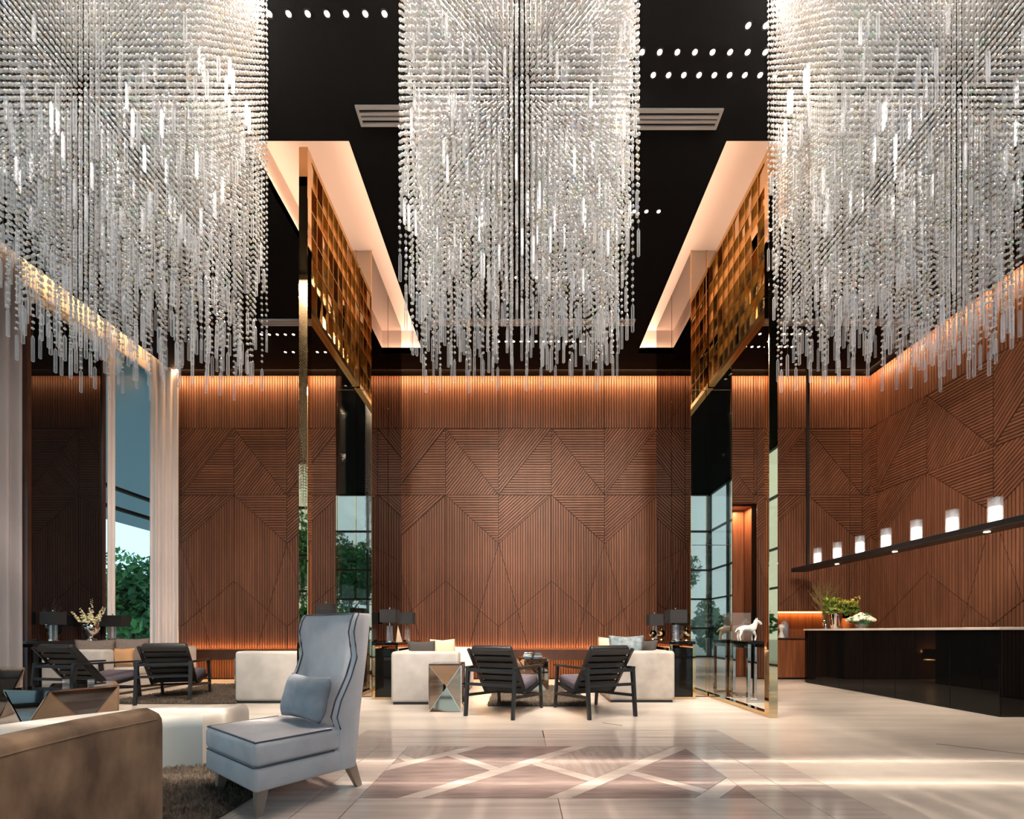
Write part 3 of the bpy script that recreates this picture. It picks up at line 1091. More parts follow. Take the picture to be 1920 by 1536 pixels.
bm = B(); rbox(bm, -CW / 2 - 0.05, CW / 2 + 0.05, -CD / 2 - 0.05, CD / 2 + 0.05, ZTOP, H - 0.001, 0.01, 1)
canopy_mesh = mesh_of(bm, M['silver'])
CY = (ZF + ZBK) / 2
CHX = (-2.11 - CW / 2, -0.005, 2.07 + CW / 2)
LAB = ('crystal bead chandelier over the brown sofa and silver wing chair', 'crystal bead chandelier in the middle, over the polished inlaid floor', 'crystal bead chandelier nearest the black reception counter')
for ci, (cx, lab) in enumerate(zip(CHX, LAB)):
    t = thing('chandelier', lab, 'chandelier', (cx, CY, 0), PI if ci == 0 else 0, 'crystal chandeliers')
    link('canopy', canopy_mesh, t)
    o = link('crystal_beads', bead_mesh, t); o['kind'] = 'stuff'
    o = link('hanging_wires', wire_mesh, t); o['kind'] = 'stuff'
    o = link('short_crystal_rods', rods_mesh, t); o['kind'] = 'stuff'
    for i in single:
        link('crystal_rod', rod_mesh, t, (gx[i], gy[i], bott[i]), (0, 0, (i * 2.399) % 6.283))
    area('chandelier_fill', (cx, CY, ZTOP - 0.012), (0, 0, 0), CW, CD, 3900, SOFT)  # added soft fill lamp under the canopy, brightens the beads from above
    for sx in (-0.5, 0.5):
        spot('crystal_fill_spot', (cx + sx, 0.2, H - 0.04), (cx + sx * 0.6, CY, 4.7), 900, (1.0, 0.92, 0.84), 46, 0.7, 0.2)  # added out-of-view spots that brighten the crystals from the camera side
    for yy in (-0.24, 0.24):
        for k in range(5):
            xx = (-2 + k) * 0.26 + D * 0.5
            spot('chandelier_spot', (cx + xx, CY + yy + D * 0.5, ZTOP - 0.03), (cx + xx, CY + yy + D * 0.5, 0), 900, SOFT, 100, 0.5, 0.025)

# ------------------------------------------------------------------ furniture builders


def sofa(label, loc, rz, group, m, wid=0.98, length=2.05):
    """two-arm sofa: local x = depth (0 back .. wid front), local y = length"""
    t = thing('sofa', label, 'sofa', loc, rz, group)
    L2 = length / 2
    bm = B(); box(bm, 0.03, wid - 0.03, -L2 + 0.03, L2 - 0.03, 0.0, 0.035); O('plinth', bm, M['black_metal'], t)
    bm = B(); rbox(bm, 0.02, wid - 0.02, -L2 + 0.2, L2 - 0.2, 0.035, 0.30, 0.02); O('base', bm, m, t, True)
    bm = B(); rbox(bm, 0.0, 0.24, -L2 + 0.235, L2 - 0.235, 0.035, 0.765, 0.045, 4); O('backrest', bm, m, t, True)
    for s in (-1, 1):
        y0, y1 = sorted((s * L2, s * (L2 - 0.23)))
        bm = B(); rbox(bm, 0.0, wid, y0, y1, 0.035, 0.765, 0.045, 4); O('arm', bm, m, t, True)
    for s in (-1, 1):
        y0, y1 = sorted((s * 0.005, s * (L2 - 0.235)))
        bm = B(); rbox(bm, 0.245, wid - 0.01, y0, y1, 0.30, 0.44, 0.04, 4); O('seat_cushion', bm, m, t, True)
    return t


sofa('ivory suede sofa left of the black lounge chairs, mirrored stool at its corner', (-1.86, 7.31, 0), 0, 'ivory suede sofas', M['suede'])
sofa('ivory suede sofa right of the black lounge chairs, in front of dark console', (2.30, 7.50, 0), PI, 'ivory suede sofas', M['suede_grey'])
sofa('ivory suede sofa partly hidden behind the tall silver wing chair', (-3.20, 7.42, 0), PI, 'ivory suede sofas', M['suede'])
sofa('ivory suede sofa beside the curtain, behind two black lounge chairs', (-7.60, 7.95, 0), 0, 'ivory suede sofas', M['suede'])


def cushion(label, loc, w, h, t_, rx, rz, m, name='cushion'):
    bm = B(); pillow(bm, w, h, t_)
    o = tag(O(name, bm, m, None, True), label, 'cushion')
    o.location = loc
    o.rotation_euler = (rx, 0, rz)
    return o


cushion('charcoal cushion on the ivory sofa nearest the lit console lamps', (-1.50, 6.72, 0.70), 0.44, 0.44, 0.13, -0.25, 0.5, M['charcoal_pillow'])
cushion('pale beige cushion leaning beside a charcoal one on ivory sofa', (-1.22, 7.02, 0.70), 0.46, 0.48, 0.14, -0.2, 0.7, M['beige_pillow'])
cushion('beige cushion on the ivory sofa in front of the dark console', (1.50, 7.22, 0.72), 0.50, 0.50, 0.13, -0.2, -0.6, M['beige_pillow'])
cushion('dusty blue cushion with folds, next to a beige one on sofa', (1.66, 6.86, 0.73), 0.54, 0.54, 0.14, -0.2, -0.3, M['dusk_pillow'])
cushion('charcoal cushion at the back of the sofa before the dark console', (2.0, 7.0, 0.70), 0.42, 0.46, 0.12, -0.25, -1.0, M['charcoal_pillow'])
cushion('taupe cushion nearest the curtain on the left ivory sofa', (-7.12, 7.33, 0.69), 0.50, 0.48, 0.14, -0.25, 0.7, M['taupe_pillow'])
cushion('small tan cushion between two taupe cushions on the sofa', (-6.92, 7.60, 0.61), 0.34, 0.32, 0.12, -0.2, 0.5, M['tan_pillow'])
cushion('taupe cushion right of the tan cushion on the sofa', (-7.12, 8.02, 0.69), 0.50, 0.50, 0.14, -0.2, 0.55, M['taupe_pillow'])


def lounge_chair():
    t = thing('lounge_chair', 'black slatted wood lounge chair, second from right near mirrored stool', 'chair', (0, 0, 0), 0, 'black lounge chairs')
    m = M['black_wood']
    for s in (-1, 1):
        x = s * 0.325
        bm = B(); bar(bm, (x, -0.47, 0), (x, -0.41, 0.60), 0.036, 0.042, (0, 1, 0), 0.042, 0.05); O('leg', bm, m, t)
        bm = B(); bar(bm, (x, 0.47, 0), (x, 0.40, 0.575), 0.032, 0.036, (0, 1, 0), 0.04, 0.048); O('leg', bm, m, t)
        bm = B(); bar(bm, (x, -0.43, 0.605), (x, 0.46, 0.595), 0.06, 0.026); O('armrest', bm, m, t)
        bm = B(); bar(bm, (x, -0.43, 0.26), (x, 0.43, 0.20), 0.028, 0.036); O('side_rail', bm, m, t)
    bm = B(); bar(bm, (-0.325, -0.415, 0.575), (0.325, -0.415, 0.575), 0.04, 0.042, (0, 0, 1)); O('back_rail', bm, m, t)
    bm = B(); bar(bm, (-0.325, -0.435, 0.40), (0.325, -0.435, 0.40), 0.03, 0.036, (0, 0, 1)); O('back_rail', bm, m, t)
    bm = B(); bar(bm, (-0.325, 0.43, 0.20), (0.325, 0.43, 0.20), 0.03, 0.036, (0, 0, 1)); O('stretcher', bm, m, t)
    # reclined backrest and seat
    p0, p1 = Vector((0, -0.01, 0.25)), Vector((0, -0.47, 0.84))
    d = (p1 - p0).normalized()
    nr = Vector((0, d.z, -d.y))
    for s in (-1, 1):
        bm = B(); bar(bm, p0 + Vector((s * 0.285, 0, 0)), p1 + Vector((s * 0.285, 0, 0)), 0.034, 0.03, nr); O('back_stile', bm, m, t)
    for k in range(7):
        c = p0 + d * (0.07 + k * 0.105)
        bm = B(); bar(bm, c - Vector((0.27, 0, 0)), c + Vector((0.27, 0, 0)), 0.075, 0.014, nr); O('back_slat', bm, m, t)
    bm = B(); rbox(bm, -0.275, 0.275, 0.0, 0.72, 0.02, 0.105, 0.035, 4)
    bmesh.ops.rotate(bm, cent=(0, 0, 0), matrix=Matrix(((1, 0, 0), (0, d.y, nr.y), (0, d.z, nr.z))), verts=bm.verts)
    bmesh.ops.translate(bm, vec=p0 + d * 0.02, verts=bm.verts)
    O('back_cushion', bm, M['leather'], t, True)
    q0, q1 = Vector((0, -0.03, 0.25)), Vector((0, 0.43, 0.34))
    for s in (-1, 1):
        bm = B(); bar(bm, q0 + Vector((s * 0.285, 0, 0)), q1 + Vector((s * 0.285, 0, 0)), 0.034, 0.04); O('seat_rail', bm, m, t)
    bm = B(); rbox(bm, -0.272, 0.272, 0.02, 0.50, 0.29, 0.42, 0.05, 4, math.radians(9), (0, 0.2, 0.32)); O('seat_cushion', bm, M['plum'], t, True)
    return t


lc = lounge_chair()
lc.location = (-0.19, 5.75, 0)
lc.rotation_euler = (0, 0, math.radians(-24))
lc['label'] = 'black slatted wood lounge chair, near the mirrored stool and ivory sofa'
dup(lc, (0.96, 5.75, 0), math.radians(21), 'black slatted wood lounge chair nearest the gold screen and dark console')
dup(lc, (-5.34, 6.78, 0), math.radians(20), 'black slatted wood lounge chair next to ivory sofa behind the wing chair')
dup(lc, (-6.32, 6.41, 0), math.radians(-9), 'black slatted wood lounge chair nearest the curtain, behind the faceted mirror tables')


def facet_prism(bm, a, b, c, th=0.006):
    a, b, c = Vector(a), Vector(b), Vector(c)
    n = (b - a).cross(c - a).normalized()
    va = [bm.verts.new(p) for p in (a, b, c)]
    vb = [bm.verts.new(p - n * th) for p in (a, b, c)]
    bm.faces.new(va)
    bm.faces.new(vb[::-1])
    for i in range(3):
        j = (i + 1) % 3
        bm.faces.new((va[j], va[i], vb[i], vb[j]))


def x_stool(label, loc, rz, w=0.42, h=0.63, name='mirrored_stool', m=None):
    t = thing(name, label, 'side table', loc, rz, 'mirrored side tables')
    m = m or M['facet']
    q = w / 2
    cs = [(-q, -q), (q, -q), (q, q), (-q, q)]
    for i in range(4):
        a, b = cs[i], cs[(i + 1) % 4]
        n = Vector(((a[0] + b[0]) / 2, (a[1] + b[1]) / 2, 0)).normalized()
        c = Vector(((a[0] + b[0]) / 2, (a[1] + b[1]) / 2, h * 0.5)) - n * 0.10
        A0, B0, A1, B1 = Vector((*a, 0.005)), Vector((*b, 0.005)), Vector((*a, h - 0.02)), Vector((*b, h - 0.02))
        for tri_ in ((A0, B0, c), (B0, B1, c), (B1, A1, c), (A1, A0, c)):
            bm = B(); facet_prism(bm, *tri_); O('mirror_facet', bm, m, t)
        for p in (A0, B0, A1, B1):
            bm = B(); bar(bm, p, c, 0.008, 0.008); O('edge_strip', bm, M['silver'], t)
    for i in range(4):
        bm = B(); bar(bm, (*cs[i], 0), (*cs[i], h - 0.02), 0.012, 0.012); O('edge_strip', bm, M['silver'], t)
    bm = B(); rbox(bm, -q - 0.004, q + 0.004, -q - 0.004, q + 0.004, h - 0.02, h, 0.004, 1); O('top', bm, M['smoke_mirror'], t)
    return t


x_stool('bronze mirrored stool with crossed facets at the ivory sofa corner', (-0.985, 5.94, 0), 0.02)
x_stool('mirrored side table between the two lounge chairs, by the lit ledge', (0.22, 7.75, 0), 0.3, 0.44, 0.60)
x_stool('mirrored side table behind lounge chair, next to the wing chair sofa', (-4.92, 8.0, 0), 0.5, 0.46, 0.60)
bm = B(); rbox(bm, -0.17, 0.17, -0.11, 0.11, 0, 0.05, 0.006, 1); rbox(bm, -0.15, 0.15, -0.09, 0.09, 0.055, 0.085, 0.006, 1)
o = tag(O('tray_box', bm, M['silver']), 'silver box on the mirrored table between the lounge chairs', 'box')
o.location = (0.22, 7.75, 0.601)


def facet_table(label, loc, rz, rt, rb, h, n, m, top):
    t = thing('faceted_table', label, 'coffee table', loc, rz, 'faceted mirror tables')
    T_ = [Vector((rt * math.cos(2 * PI * k / n), rt * math.sin(2 * PI * k / n), h - 0.015)) for k in range(n)]
    Bt = [Vector((rb * math.cos(2 * PI * (k + 0.5) / n), rb * math.sin(2 * PI * (k + 0.5) / n), 0.0)) for k in range(n)]
    for k in range(n):
        a, b, c, d = T_[k], T_[(k + 1) % n], Bt[k], Bt[(k + 1) % n]
        bm = B(); facet_prism(bm, a, c, b, 0.008); O('mirror_facet', bm, m[0], t)
        bm = B(); facet_prism(bm, c, d, b, 0.008); O('mirror_facet', bm, m[1], t)
        for p, q in ((a, b), (a, c), (c, b), (c, d)):
            bm = B(); bar(bm, p, q, 0.012, 0.012); O('edge_strip', bm, M['facet'], t)
    bm = B(); prism(bm, [(p.x * 1.01, p.y * 1.01) for p in T_], h - 0.015, h); O('top', bm, top, t)
    return t


facet_table('low faceted smoked mirror coffee table beside the brown velvet sofa', (-5.28, 5.13, 0), math.radians(-62), 0.50, 0.42, 0.42, 5, (M['smoke_mirror'], M['facet']), M['smoke_mirror'])
facet_table('taller faceted mirror table at the picture edge behind the low one', (-6.62, 5.30, 0), math.radians(-40), 0.42, 0.34, 0.60, 5, (M['smoke_mirror'], M['suede_grey']), M['smoke_mirror'])
for i, (x, y, lab) in enumerate(((-5.45, 5.25, 'small clear glass tumbler on the low faceted coffee table'), (-5.12, 5.22, 'second clear glass tumbler, nearer the lounge chairs on coffee table'))):
    bm = B(); lathe(bm, [(0.03, 0), (0.033, 0.06), (0.028, 0.06), (0.03, 0.01)], 16)
    o = tag(O('tumbler', bm, M['lamp_glass'], None, True), lab, 'glass'); o.location = (x, y, 0.421)

# ------------------------------------------------------------------ wing chair
t = thing('wing_chair', 'tall silver grey velvet wing chair with slate piping on inlaid floor', 'armchair', (-1.574, 2.888, 0), math.radians(-37))
bm = B(); rbox(bm, -0.372, 0.372, -0.315, 0.22, 0.15, 0.2895, 0.025, 3); O('seat_base', bm, M['velvet'], t, True)
bm = B(); rbox(bm, -0.372, 0.372, -0.318, 0.22, 0.2905, 0.435, 0.035, 4)
for v in bm.verts:
    if v.co.z > 0.40:
        v.co.z += 0.035 * (1 - (v.co.x / 0.36) ** 2) * (1 - ((v.co.y + 0.06) / 0.27) ** 2)
O('seat_cushion', bm, M['velvet'], t, True)
bm = B()
c_ = [(-0.357, -0.303), (0.357, -0.303), (0.364, 0.14), (-0.364, 0.14)]
tube(bm, [(*c_[3], 0.43), (*c_[0], 0.43), (*c_[1], 0.43), (*c_[2], 0.43)], 0.006, 6)
tube(bm, [(-0.3665, 0.16, 0.29), (-0.3665, -0.290, 0.29), (-0.345, -0.3125, 0.29), (0.345, -0.3125, 0.29), (0.3665, -0.290, 0.29), (0.3665, 0.16, 0.29)], 0.0035, 6)
O('seat_piping', bm, M['velvet_pipe'], t, True)
# wing back: lofted U section
levels = [  # z, half width outside, wing depth, back y (outer), side thickness
    (0.15, 0.374, 0.17, 0.350, 0.05), (0.42, 0.375, 0.18, 0.372, 0.05), (0.50, 0.375, 0.215, 0.382, 0.05), (0.60, 0.374, 0.20, 0.394, 0.048), (0.75, 0.374, 0.145, 0.412, 0.046),
    (0.88, 0.374, 0.118, 0.428, 0.044), (0.96, 0.376, 0.14, 0.438, 0.044), (1.05, 0.376, 0.162, 0.448, 0.044), (1.12, 0.374, 0.155, 0.456, 0.044), (1.178, 0.37, 0.135, 0.462, 0.044)]
bm = B()
rings = []
for z, hw_, wd, yb, th in levels:
    yf = yb - wd
    yi = yb - 0.078
    pts = [(-hw_, yf), (-hw_, yb - 0.04), (-hw_ + 0.04, yb), (hw_ - 0.04, yb), (hw_, yb - 0.04), (hw_, yf), (hw_ - th, yf - 0.004), (hw_ - th - 0.02, yi - 0.03 if yi - 0.03 > yf else yf + 0.005), (hw_ - th - 0.07, yi), (0, yi + 0.012), (-hw_ + th + 0.07, yi), (-hw_ + th + 0.02, yi - 0.03 if yi - 0.03 > yf else yf + 0.005), (-hw_ + th, yf - 0.004)]
    rings.append([bm.verts.new((x, y, z)) for x, y in pts])
nn = len(rings[0])
for a, b in zip(rings, rings[1:]):
    for k in range(nn):
        bm.faces.new((a[k], a[(k + 1) % nn], b[(k + 1) % nn], b[k]))
bm.faces.new(rings[0][::-1])
bm.faces.new(rings[-1])
o = O('wing_back', bm, M['velvet'], t, True)
md = o.modifiers.new('bevel', 'BEVEL'); md.width = 0.012; md.segments = 2; md.limit_method = 'ANGLE'; md.angle_limit = math.radians(50)
md = o.modifiers.new('subd', 'SUBSURF'); md.levels = 1; md.render_levels = 2
bm = B()
for s in (-1, 1):
    tube(bm, [(s * (hw_ - th - 0.002), yb - wd - 0.006, z) for z, hw_, wd, yb, th in levels[1:]], 0.0055, 6)
    tube(bm, [(s * (hw_ + 0.001), yb - wd + 0.004, z) for z, hw_, wd, yb, th in levels[1:]], 0.0045, 6)
z, hw_, wd, yb, th = levels[-1]
tube(bm, [(-hw_ + th, yb - wd, z), (-hw_ + th + 0.03, yb - 0.10, z + 0.002), (-0.25, yb - 0.08, z + 0.002), (0.25, yb - 0.08, z + 0.002), (hw_ - th - 0.03, yb - 0.10, z + 0.002), (hw_ - th, yb - wd, z)], 0.005, 6)
O('back_piping', bm, M['velvet_pipe'], t, True)
for sx, sy, ox, oy in ((-0.29, -0.24, -0.01, -0.02), (0.30, -0.25, 0.01, -0.02), (-0.30, 0.30, -0.01, 0.06), (0.31, 0.30, 0.01, 0.06)):
    bm = B(); bar(bm, (sx, sy, 0.16), (sx + ox, sy + oy, 0.0), 0.062, 0.062, (0, 1, 0), 0.036, 0.036); O('leg', bm, M['leg_wood'], t)
wing = t
rz = math.radians(-37)


def wloc(x, y, z):
    return (-1.574 + x * math.cos(rz) - y * math.sin(rz), 2.888 + x * math.sin(rz) + y * math.cos(rz), z)


cushion('slate blue velvet lumbar cushion propped on the silver wing chair', wloc(0.05, 0.13, 0.61), 0.52, 0.30, 0.15, math.radians(-14), rz, M['blue_pillow'])

# ------------------------------------------------------------------ curved white bench
t = thing('curved_bench', 'curved white leather bench between brown sofa and wing chair', 'bench', (-2.37, 2.62, 0))
ri, ro, n = 0.68, 1.28, 28
a0, a1 = math.radians(92), math.radians(172)


def arc_ring(z, di, do, ea):
    pts = []
    for k in range(n + 1):
        a = a0 + ea + (a1 - a0 - 2 * ea) * k / n
        pts.append(((ri + di) * math.cos(a), (ri + di) * math.sin(a)))
    for k in range(n, -1, -1):
        a = a0 + ea + (a1 - a0 - 2 * ea) * k / n
        pts.append(((ro - do) * math.cos(a), (ro - do) * math.sin(a)))
    return [(x, y, z) for x, y in pts]


bm = B()
rings = [[bm.verts.new(p) for p in arc_ring(*q)] for q in ((0.02, 0, 0, 0), (0.33, 0, 0, 0), (0.37, 0.004, 0.004, 0.004), (0.40, 0.016, 0.016, 0.016), (0.415, 0.04, 0.04, 0.04), (0.42, 0.08, 0.08, 0.08))]
nn = len(rings[0])
for a, b in zip(rings, rings[1:]):
    for k in range(nn):
        bm.faces.new((a[k], a[(k + 1) % nn], b[(k + 1) % nn], b[k]))
bm.faces.new(rings[0][::-1])
for k in range(n):
    bm.faces.new((rings[-1][k], rings[-1][k + 1], rings[-1][nn - 2 - k], rings[-1][nn - 1 - k]))
O('upholstery', bm, M['ottoman'], t, 'auto')
bm = B()
q = [bm.verts.new(p) for p in arc_ring(0.0, 0.03, 0.03, 0.03)]
q2 = [bm.verts.new(p) for p in arc_ring(0.02, 0.03, 0.03, 0.03)]
for k in range(nn):
    bm.faces.new((q[k], q[(k + 1) % nn], q2[(k + 1) % nn], q2[k]))
O('plinth', bm, M['black_metal'], t)

# ------------------------------------------------------------------ brown velvet sofa in front
t = thing('velvet_sofa', 'brown velvet sofa with curved back nearest the camera', 'sofa', (0, 0, 0))
path = [(-1.562, 1.885), (-1.600, 1.66), (-1.585, 1.40), (-1.53, 1.12), (-1.44, 0.85), (-1.32, 0.60)]


def shell_ring(i, z, o_, h_):
    p = Vector((*path[i], 0))
    a = Vector((*path[max(0, i - 1)], 0)); b = Vector((*path[min(len(path) - 1, i + 1)], 0))
    d = (b - a).normalized()
    nr = Vector((-d.y, d.x, 0))     # towards +x (camera side)
    return p + nr * o_ + Vector((0, 0, z))


prof = [(0.0, 0.03), (0.0, 0.655), (-0.005, 0.69), (-0.022, 0.71), (-0.055, 0.721), (-0.095, 0.717), (-0.122, 0.69), (-0.13, 0.62), (-0.13, 0.03)]
ends = [(-0.02, 0.965, 1.0)]
bm = B()
rings = []
ext = []
# rounded vertical end: shrink the last rings a little
for i in range(len(path)):
    rings.append([bm.verts.new(shell_ring(i, z, o_, 0)) for o_, z in prof])
e0 = [bm.verts.new(shell_ring(0, z if z < 0.1 else z - 0.018, -0.065 + (o_ + 0.065) * 0.84, 0) + Vector((0.012, 0.022, 0))) for o_, z in prof]
rings.insert(0, e0)
nn = len(prof)
for a, b in zip(rings, rings[1:]):
    for k in range(nn):
        bm.faces.new((a[k], a[(k + 1) % nn], b[(k + 1) % nn], b[k]))
bm.faces.new(rings[0][::-1])
bm.faces.new(rings[-1])
O('backrest', bm, M['brown_velvet'], t, 'auto')
bm = B()
for off, z in ((0.006, 0.672),):
    tube(bm, [shell_ring(i, z, off - 0.008, 0) for i in range(len(path))], 0.004, 6)
O('seam', bm, M['brown_velvet'], t, True)
bm = B()
pts = [shell_ring(i, 0, -0.135, 0) for i in range(len(path))]
prism(bm, [(p.x, p.y) for p in pts] + [(p.x - 0.52, p.y) for p in pts[::-1]], 0.05, 0.42)
bmesh.ops.bevel(bm, geom=bm.edges[:], offset=0.02, segments=2, profile=0.5, affect='EDGES')
O('seat', bm, M['brown_velvet'], t, 'auto')
bm = B(); prism(bm, [(p.x - 0.03, p.y) for p in pts] + [(p.x - 0.46, p.y) for p in pts[::-1]], 0.0, 0.05); O('plinth', bm, M['black_metal'], t)

# ------------------------------------------------------------------ rugs


def rug(label, x0, x1, y0, y1, n, seed, ht=0.045, wd=0.012, loc=(0, 0, 0), rz=0.0):
    t = thing('shag_rug', label, 'rug', loc, rz)
    bm = B(); box(bm, x0, x1, y0, y1, 0.001, 0.014); O('backing', bm, M['rug_back'], t)
    rg = np.random.default_rng(seed)
    p = np.stack([x0 + (x1 - x0) * rg.random(n), y0 + (y1 - y0) * rg.random(n), np.full(n, 0.012)], 1)
    a = rg.random(n) * 6.283
    s = wd * (0.6 + 0.8 * rg.random(n))
    tip = p + np.stack([rg.normal(scale=0.02, size=n), rg.normal(scale=0.02, size=n), ht * (0.5 + 0.7 * rg.random(n))], 1)
    V = np.empty((n, 4, 3))
    for k in range(3):
        V[:, k, :] = p
        V[:, k, 0] += s * np.cos(a + k * 2.094)
        V[:, k, 1] += s * np.sin(a + k * 2.094)
    V[:, 3, :] = tip
    f = np.array([(0, 1, 3), (1, 2, 3), (2, 0, 3)])
    F = (f[None] + (np.arange(n) * 4)[:, None, None]).reshape(-1, 3)
    o = link('pile', np_mesh(V.reshape(-1, 3), F, M['rug']), t)
    o['kind'] = 'stuff'
    return t


rug('dark brown shag rug under the white bench and wing chair', -3.9, -1.69, 1.0, 3.32, 34000, 1)
rug('grey brown shag rug under the two lounge chairs by the lit ledge', -0.45, 0.98, 6.15, 8.3, 13000, 2)
rug('tan shag rug under the lounge chairs beside the wing chair sofa', -6.0, -4.15, 6.35, 8.5, 15000, 3)

# ------------------------------------------------------------------ consoles


def console(label, loc, wx, ly, h, top_m, frame_m, name='console_table', block=True):
    """open frame console: local x width, local y length, base plinth and end frames"""
    t = thing(name, label, 'console table', loc)
    x, y = wx / 2, ly / 2
    bm = B(); rbox(bm, -x, x, -y, y, h - 0.045, h, 0.004, 1); O('top', bm, top_m, t)
    for s in (-1, 1):
        for sx in (-1, 1):
            bm = B(); box(bm, sx * (x - 0.022) - 0.022, sx * (x - 0.022) + 0.022, s * (y - 0.022) - 0.022, s * (y - 0.022) + 0.022, 0, h - 0.045); O('leg', bm, frame_m, t)
        bm = B(); box(bm, -x + 0.044, x - 0.044, s * (y - 0.015) - 0.012, s * (y - 0.015) + 0.012, 0, 0.035); O('foot_rail', bm, frame_m, t)
        if block:
            bm = B(); box(bm, -x + 0.046, x - 0.046, s * (y - 0.03) - 0.006, s * (y - 0.03) + 0.006, 0.036, h - 0.10); O('end_panel', bm, M['black_mirror'], t)
    for sx in (-1, 1):
        bm = B(); box(bm, sx * (x - 0.02) - 0.012, sx * (x - 0.02) + 0.012, -y + 0.044, y - 0.044, h - 0.10, h - 0.046); O('apron', bm, frame_m, t)
    return t


console('dark bronze console behind the ivory sofa, two crystal lamps on top', (-2.09, 7.50, 0), 0.40, 1.44, 0.885, M['black_mirror'], M['gold_mirror'])
console('black fronted bronze console behind sofa, beside the gold screen', (2.53, 7.56, 0), 0.40, 1.52, 0.90, M['black_mirror'], M['gold_mirror'])
console('long black console under the corner window with urn and lamps', (-7.79, 7.87, 0), 0.30, 1.94, 0.90, M['black_wood'], M['black_metal'], block=False)
console('slim dark console behind the gold screen, carrying a round black lamp', (-2.92, 6.40, 0), 0.28, 0.8, 0.90, M['black_mirror'], M['gold_mirror'])
console('small open bronze console carrying the white horse figurine', (3.56, 6.72, 0), 0.38, 0.5, 0.91, M['black_mirror'], M['bronze_mirror'], block=False)


def table_lamp(label, loc, w=0.25, d=0.25, zs=0.31, hs=0.21, round_=False, base='crystal'):
    t = thing('table_lamp', label, 'lamp', loc, 0, 'black shaded table lamps')
    bm = B()
    if round_:
        lathe(bm, [(w / 2, zs), (w / 2, zs + hs), (w / 2 - 0.006, zs + hs), (w / 2 - 0.006, zs)], 28, close_ends=False)
        for k in range(0):
            pass
    else:
        x, y = w / 2, d / 2
        box(bm, -x, x, -y, -y + 0.006, zs, zs + hs); box(bm, -x, x, y - 0.006, y, zs, zs + hs)
        box(bm, -x, -x + 0.006, -y + 0.006, y - 0.006, zs, zs + hs); box(bm, x - 0.006, x, -y + 0.006, y - 0.006, zs, zs + hs)
    O('lamp_shade', bm, M['black_cloth'], t, 'auto' if round_ else False)
    bm = B(); lathe(bm, [(0.055, 0.02), (0.055, 0.26), (0.05, 0.265)], 12); O('crystal_base', bm, M['lamp_glass'], t)
    bm = B(); lathe(bm, [(0.07, 0.0), (0.07, 0.018), (0.055, 0.02)], 20); O('foot', bm, M['silver'], t)
    bm = B(); tube(bm, [(0, 0, 0.265), (0, 0, zs + hs + 0.012)], 0.006, 8); lathe(bm, [(0.0, zs + hs + 0.01), (0.012, zs + hs + 0.018), (0.012, zs + hs + 0.03), (0.0, zs + hs + 0.038)], 10); O('stem', bm, M['silver'], t)
    bm = B(); bar(bm, (-w / 2 + 0.004, 0, zs + hs - 0.02), (w / 2 - 0.004, 0, zs + hs - 0.02), 0.008, 0.004); O('shade_spider', bm, M['silver'], t)
    return t


table_lamp('black square lamp with crystal base on bronze console, nearer one', (-2.09, 7.02, 0.886))
table_lamp('black square lamp with crystal base, farther along the same bronze console', (-2.09, 8.10, 0.886))
table_lamp('black square lamp on the dark console by gold screen, nearer one', (2.50, 7.02, 0.901), 0.27, 0.27, 0.29)
table_lamp('black square lamp on the dark console by gold screen, farther one', (2.52, 8.18, 0.901), 0.25, 0.25, 0.27)
table_lamp('round black lamp rising behind the wing chair top', (-2.84, 6.42, 0.901), 0.28, 0.28, 0.36, 0.20, True)
table_lamp('black lamp with clear base at the console end nearest the grey curtain', (-7.79, 7.30, 0.901), 0.26, 0.18, 0.27, 0.21)
table_lamp('wide black lamp with glass base standing before the corner window', (-7.79, 8.36, 0.901), 0.50, 0.2, 0.25, 0.21)
t = thing('triangular_ornament', 'pale upright wedge ornament beside the lamp on bronze console', 'ornament', (-1.99, 7.16, 0.886), 0.2)
bm = B(); facet_prism(bm, (-0.04, 0, 0), (0.06, 0, 0), (-0.01, 0, 0.27), 0.03); O('wedge', bm, M['beige_pillow'], t)
for i, (x, y) in enumerate(((2.40, 7.9), (2.44, 7.55), (2.60, 7.3), (2.64, 6.95))):
    t = thing('glass_orb_stand', 'small amber glass orb ornament on the dark console', 'ornament', (x, y, 0.901), 0, 'amber glass orbs on the console')
    bm = B(); lathe(bm, [(0.045, 0), (0.045, 0.012), (0.012, 0.03), (0.012, 0.05)], 16); O('foot', bm, M['gold'], t, True)
    bm = B(); bmesh.ops.create_icosphere(bm, subdivisions=2, radius=0.07); bmesh.ops.translate(bm, vec=(0, 0, 0.118), verts=bm.verts); O('orb', bm, M['gold_mirror'], t)
    bm = B(); tube(bm, [(0, 0, 0.18), (0.01, 0, 0.215)], 0.008, 8); O('finial', bm, M['gold'], t)

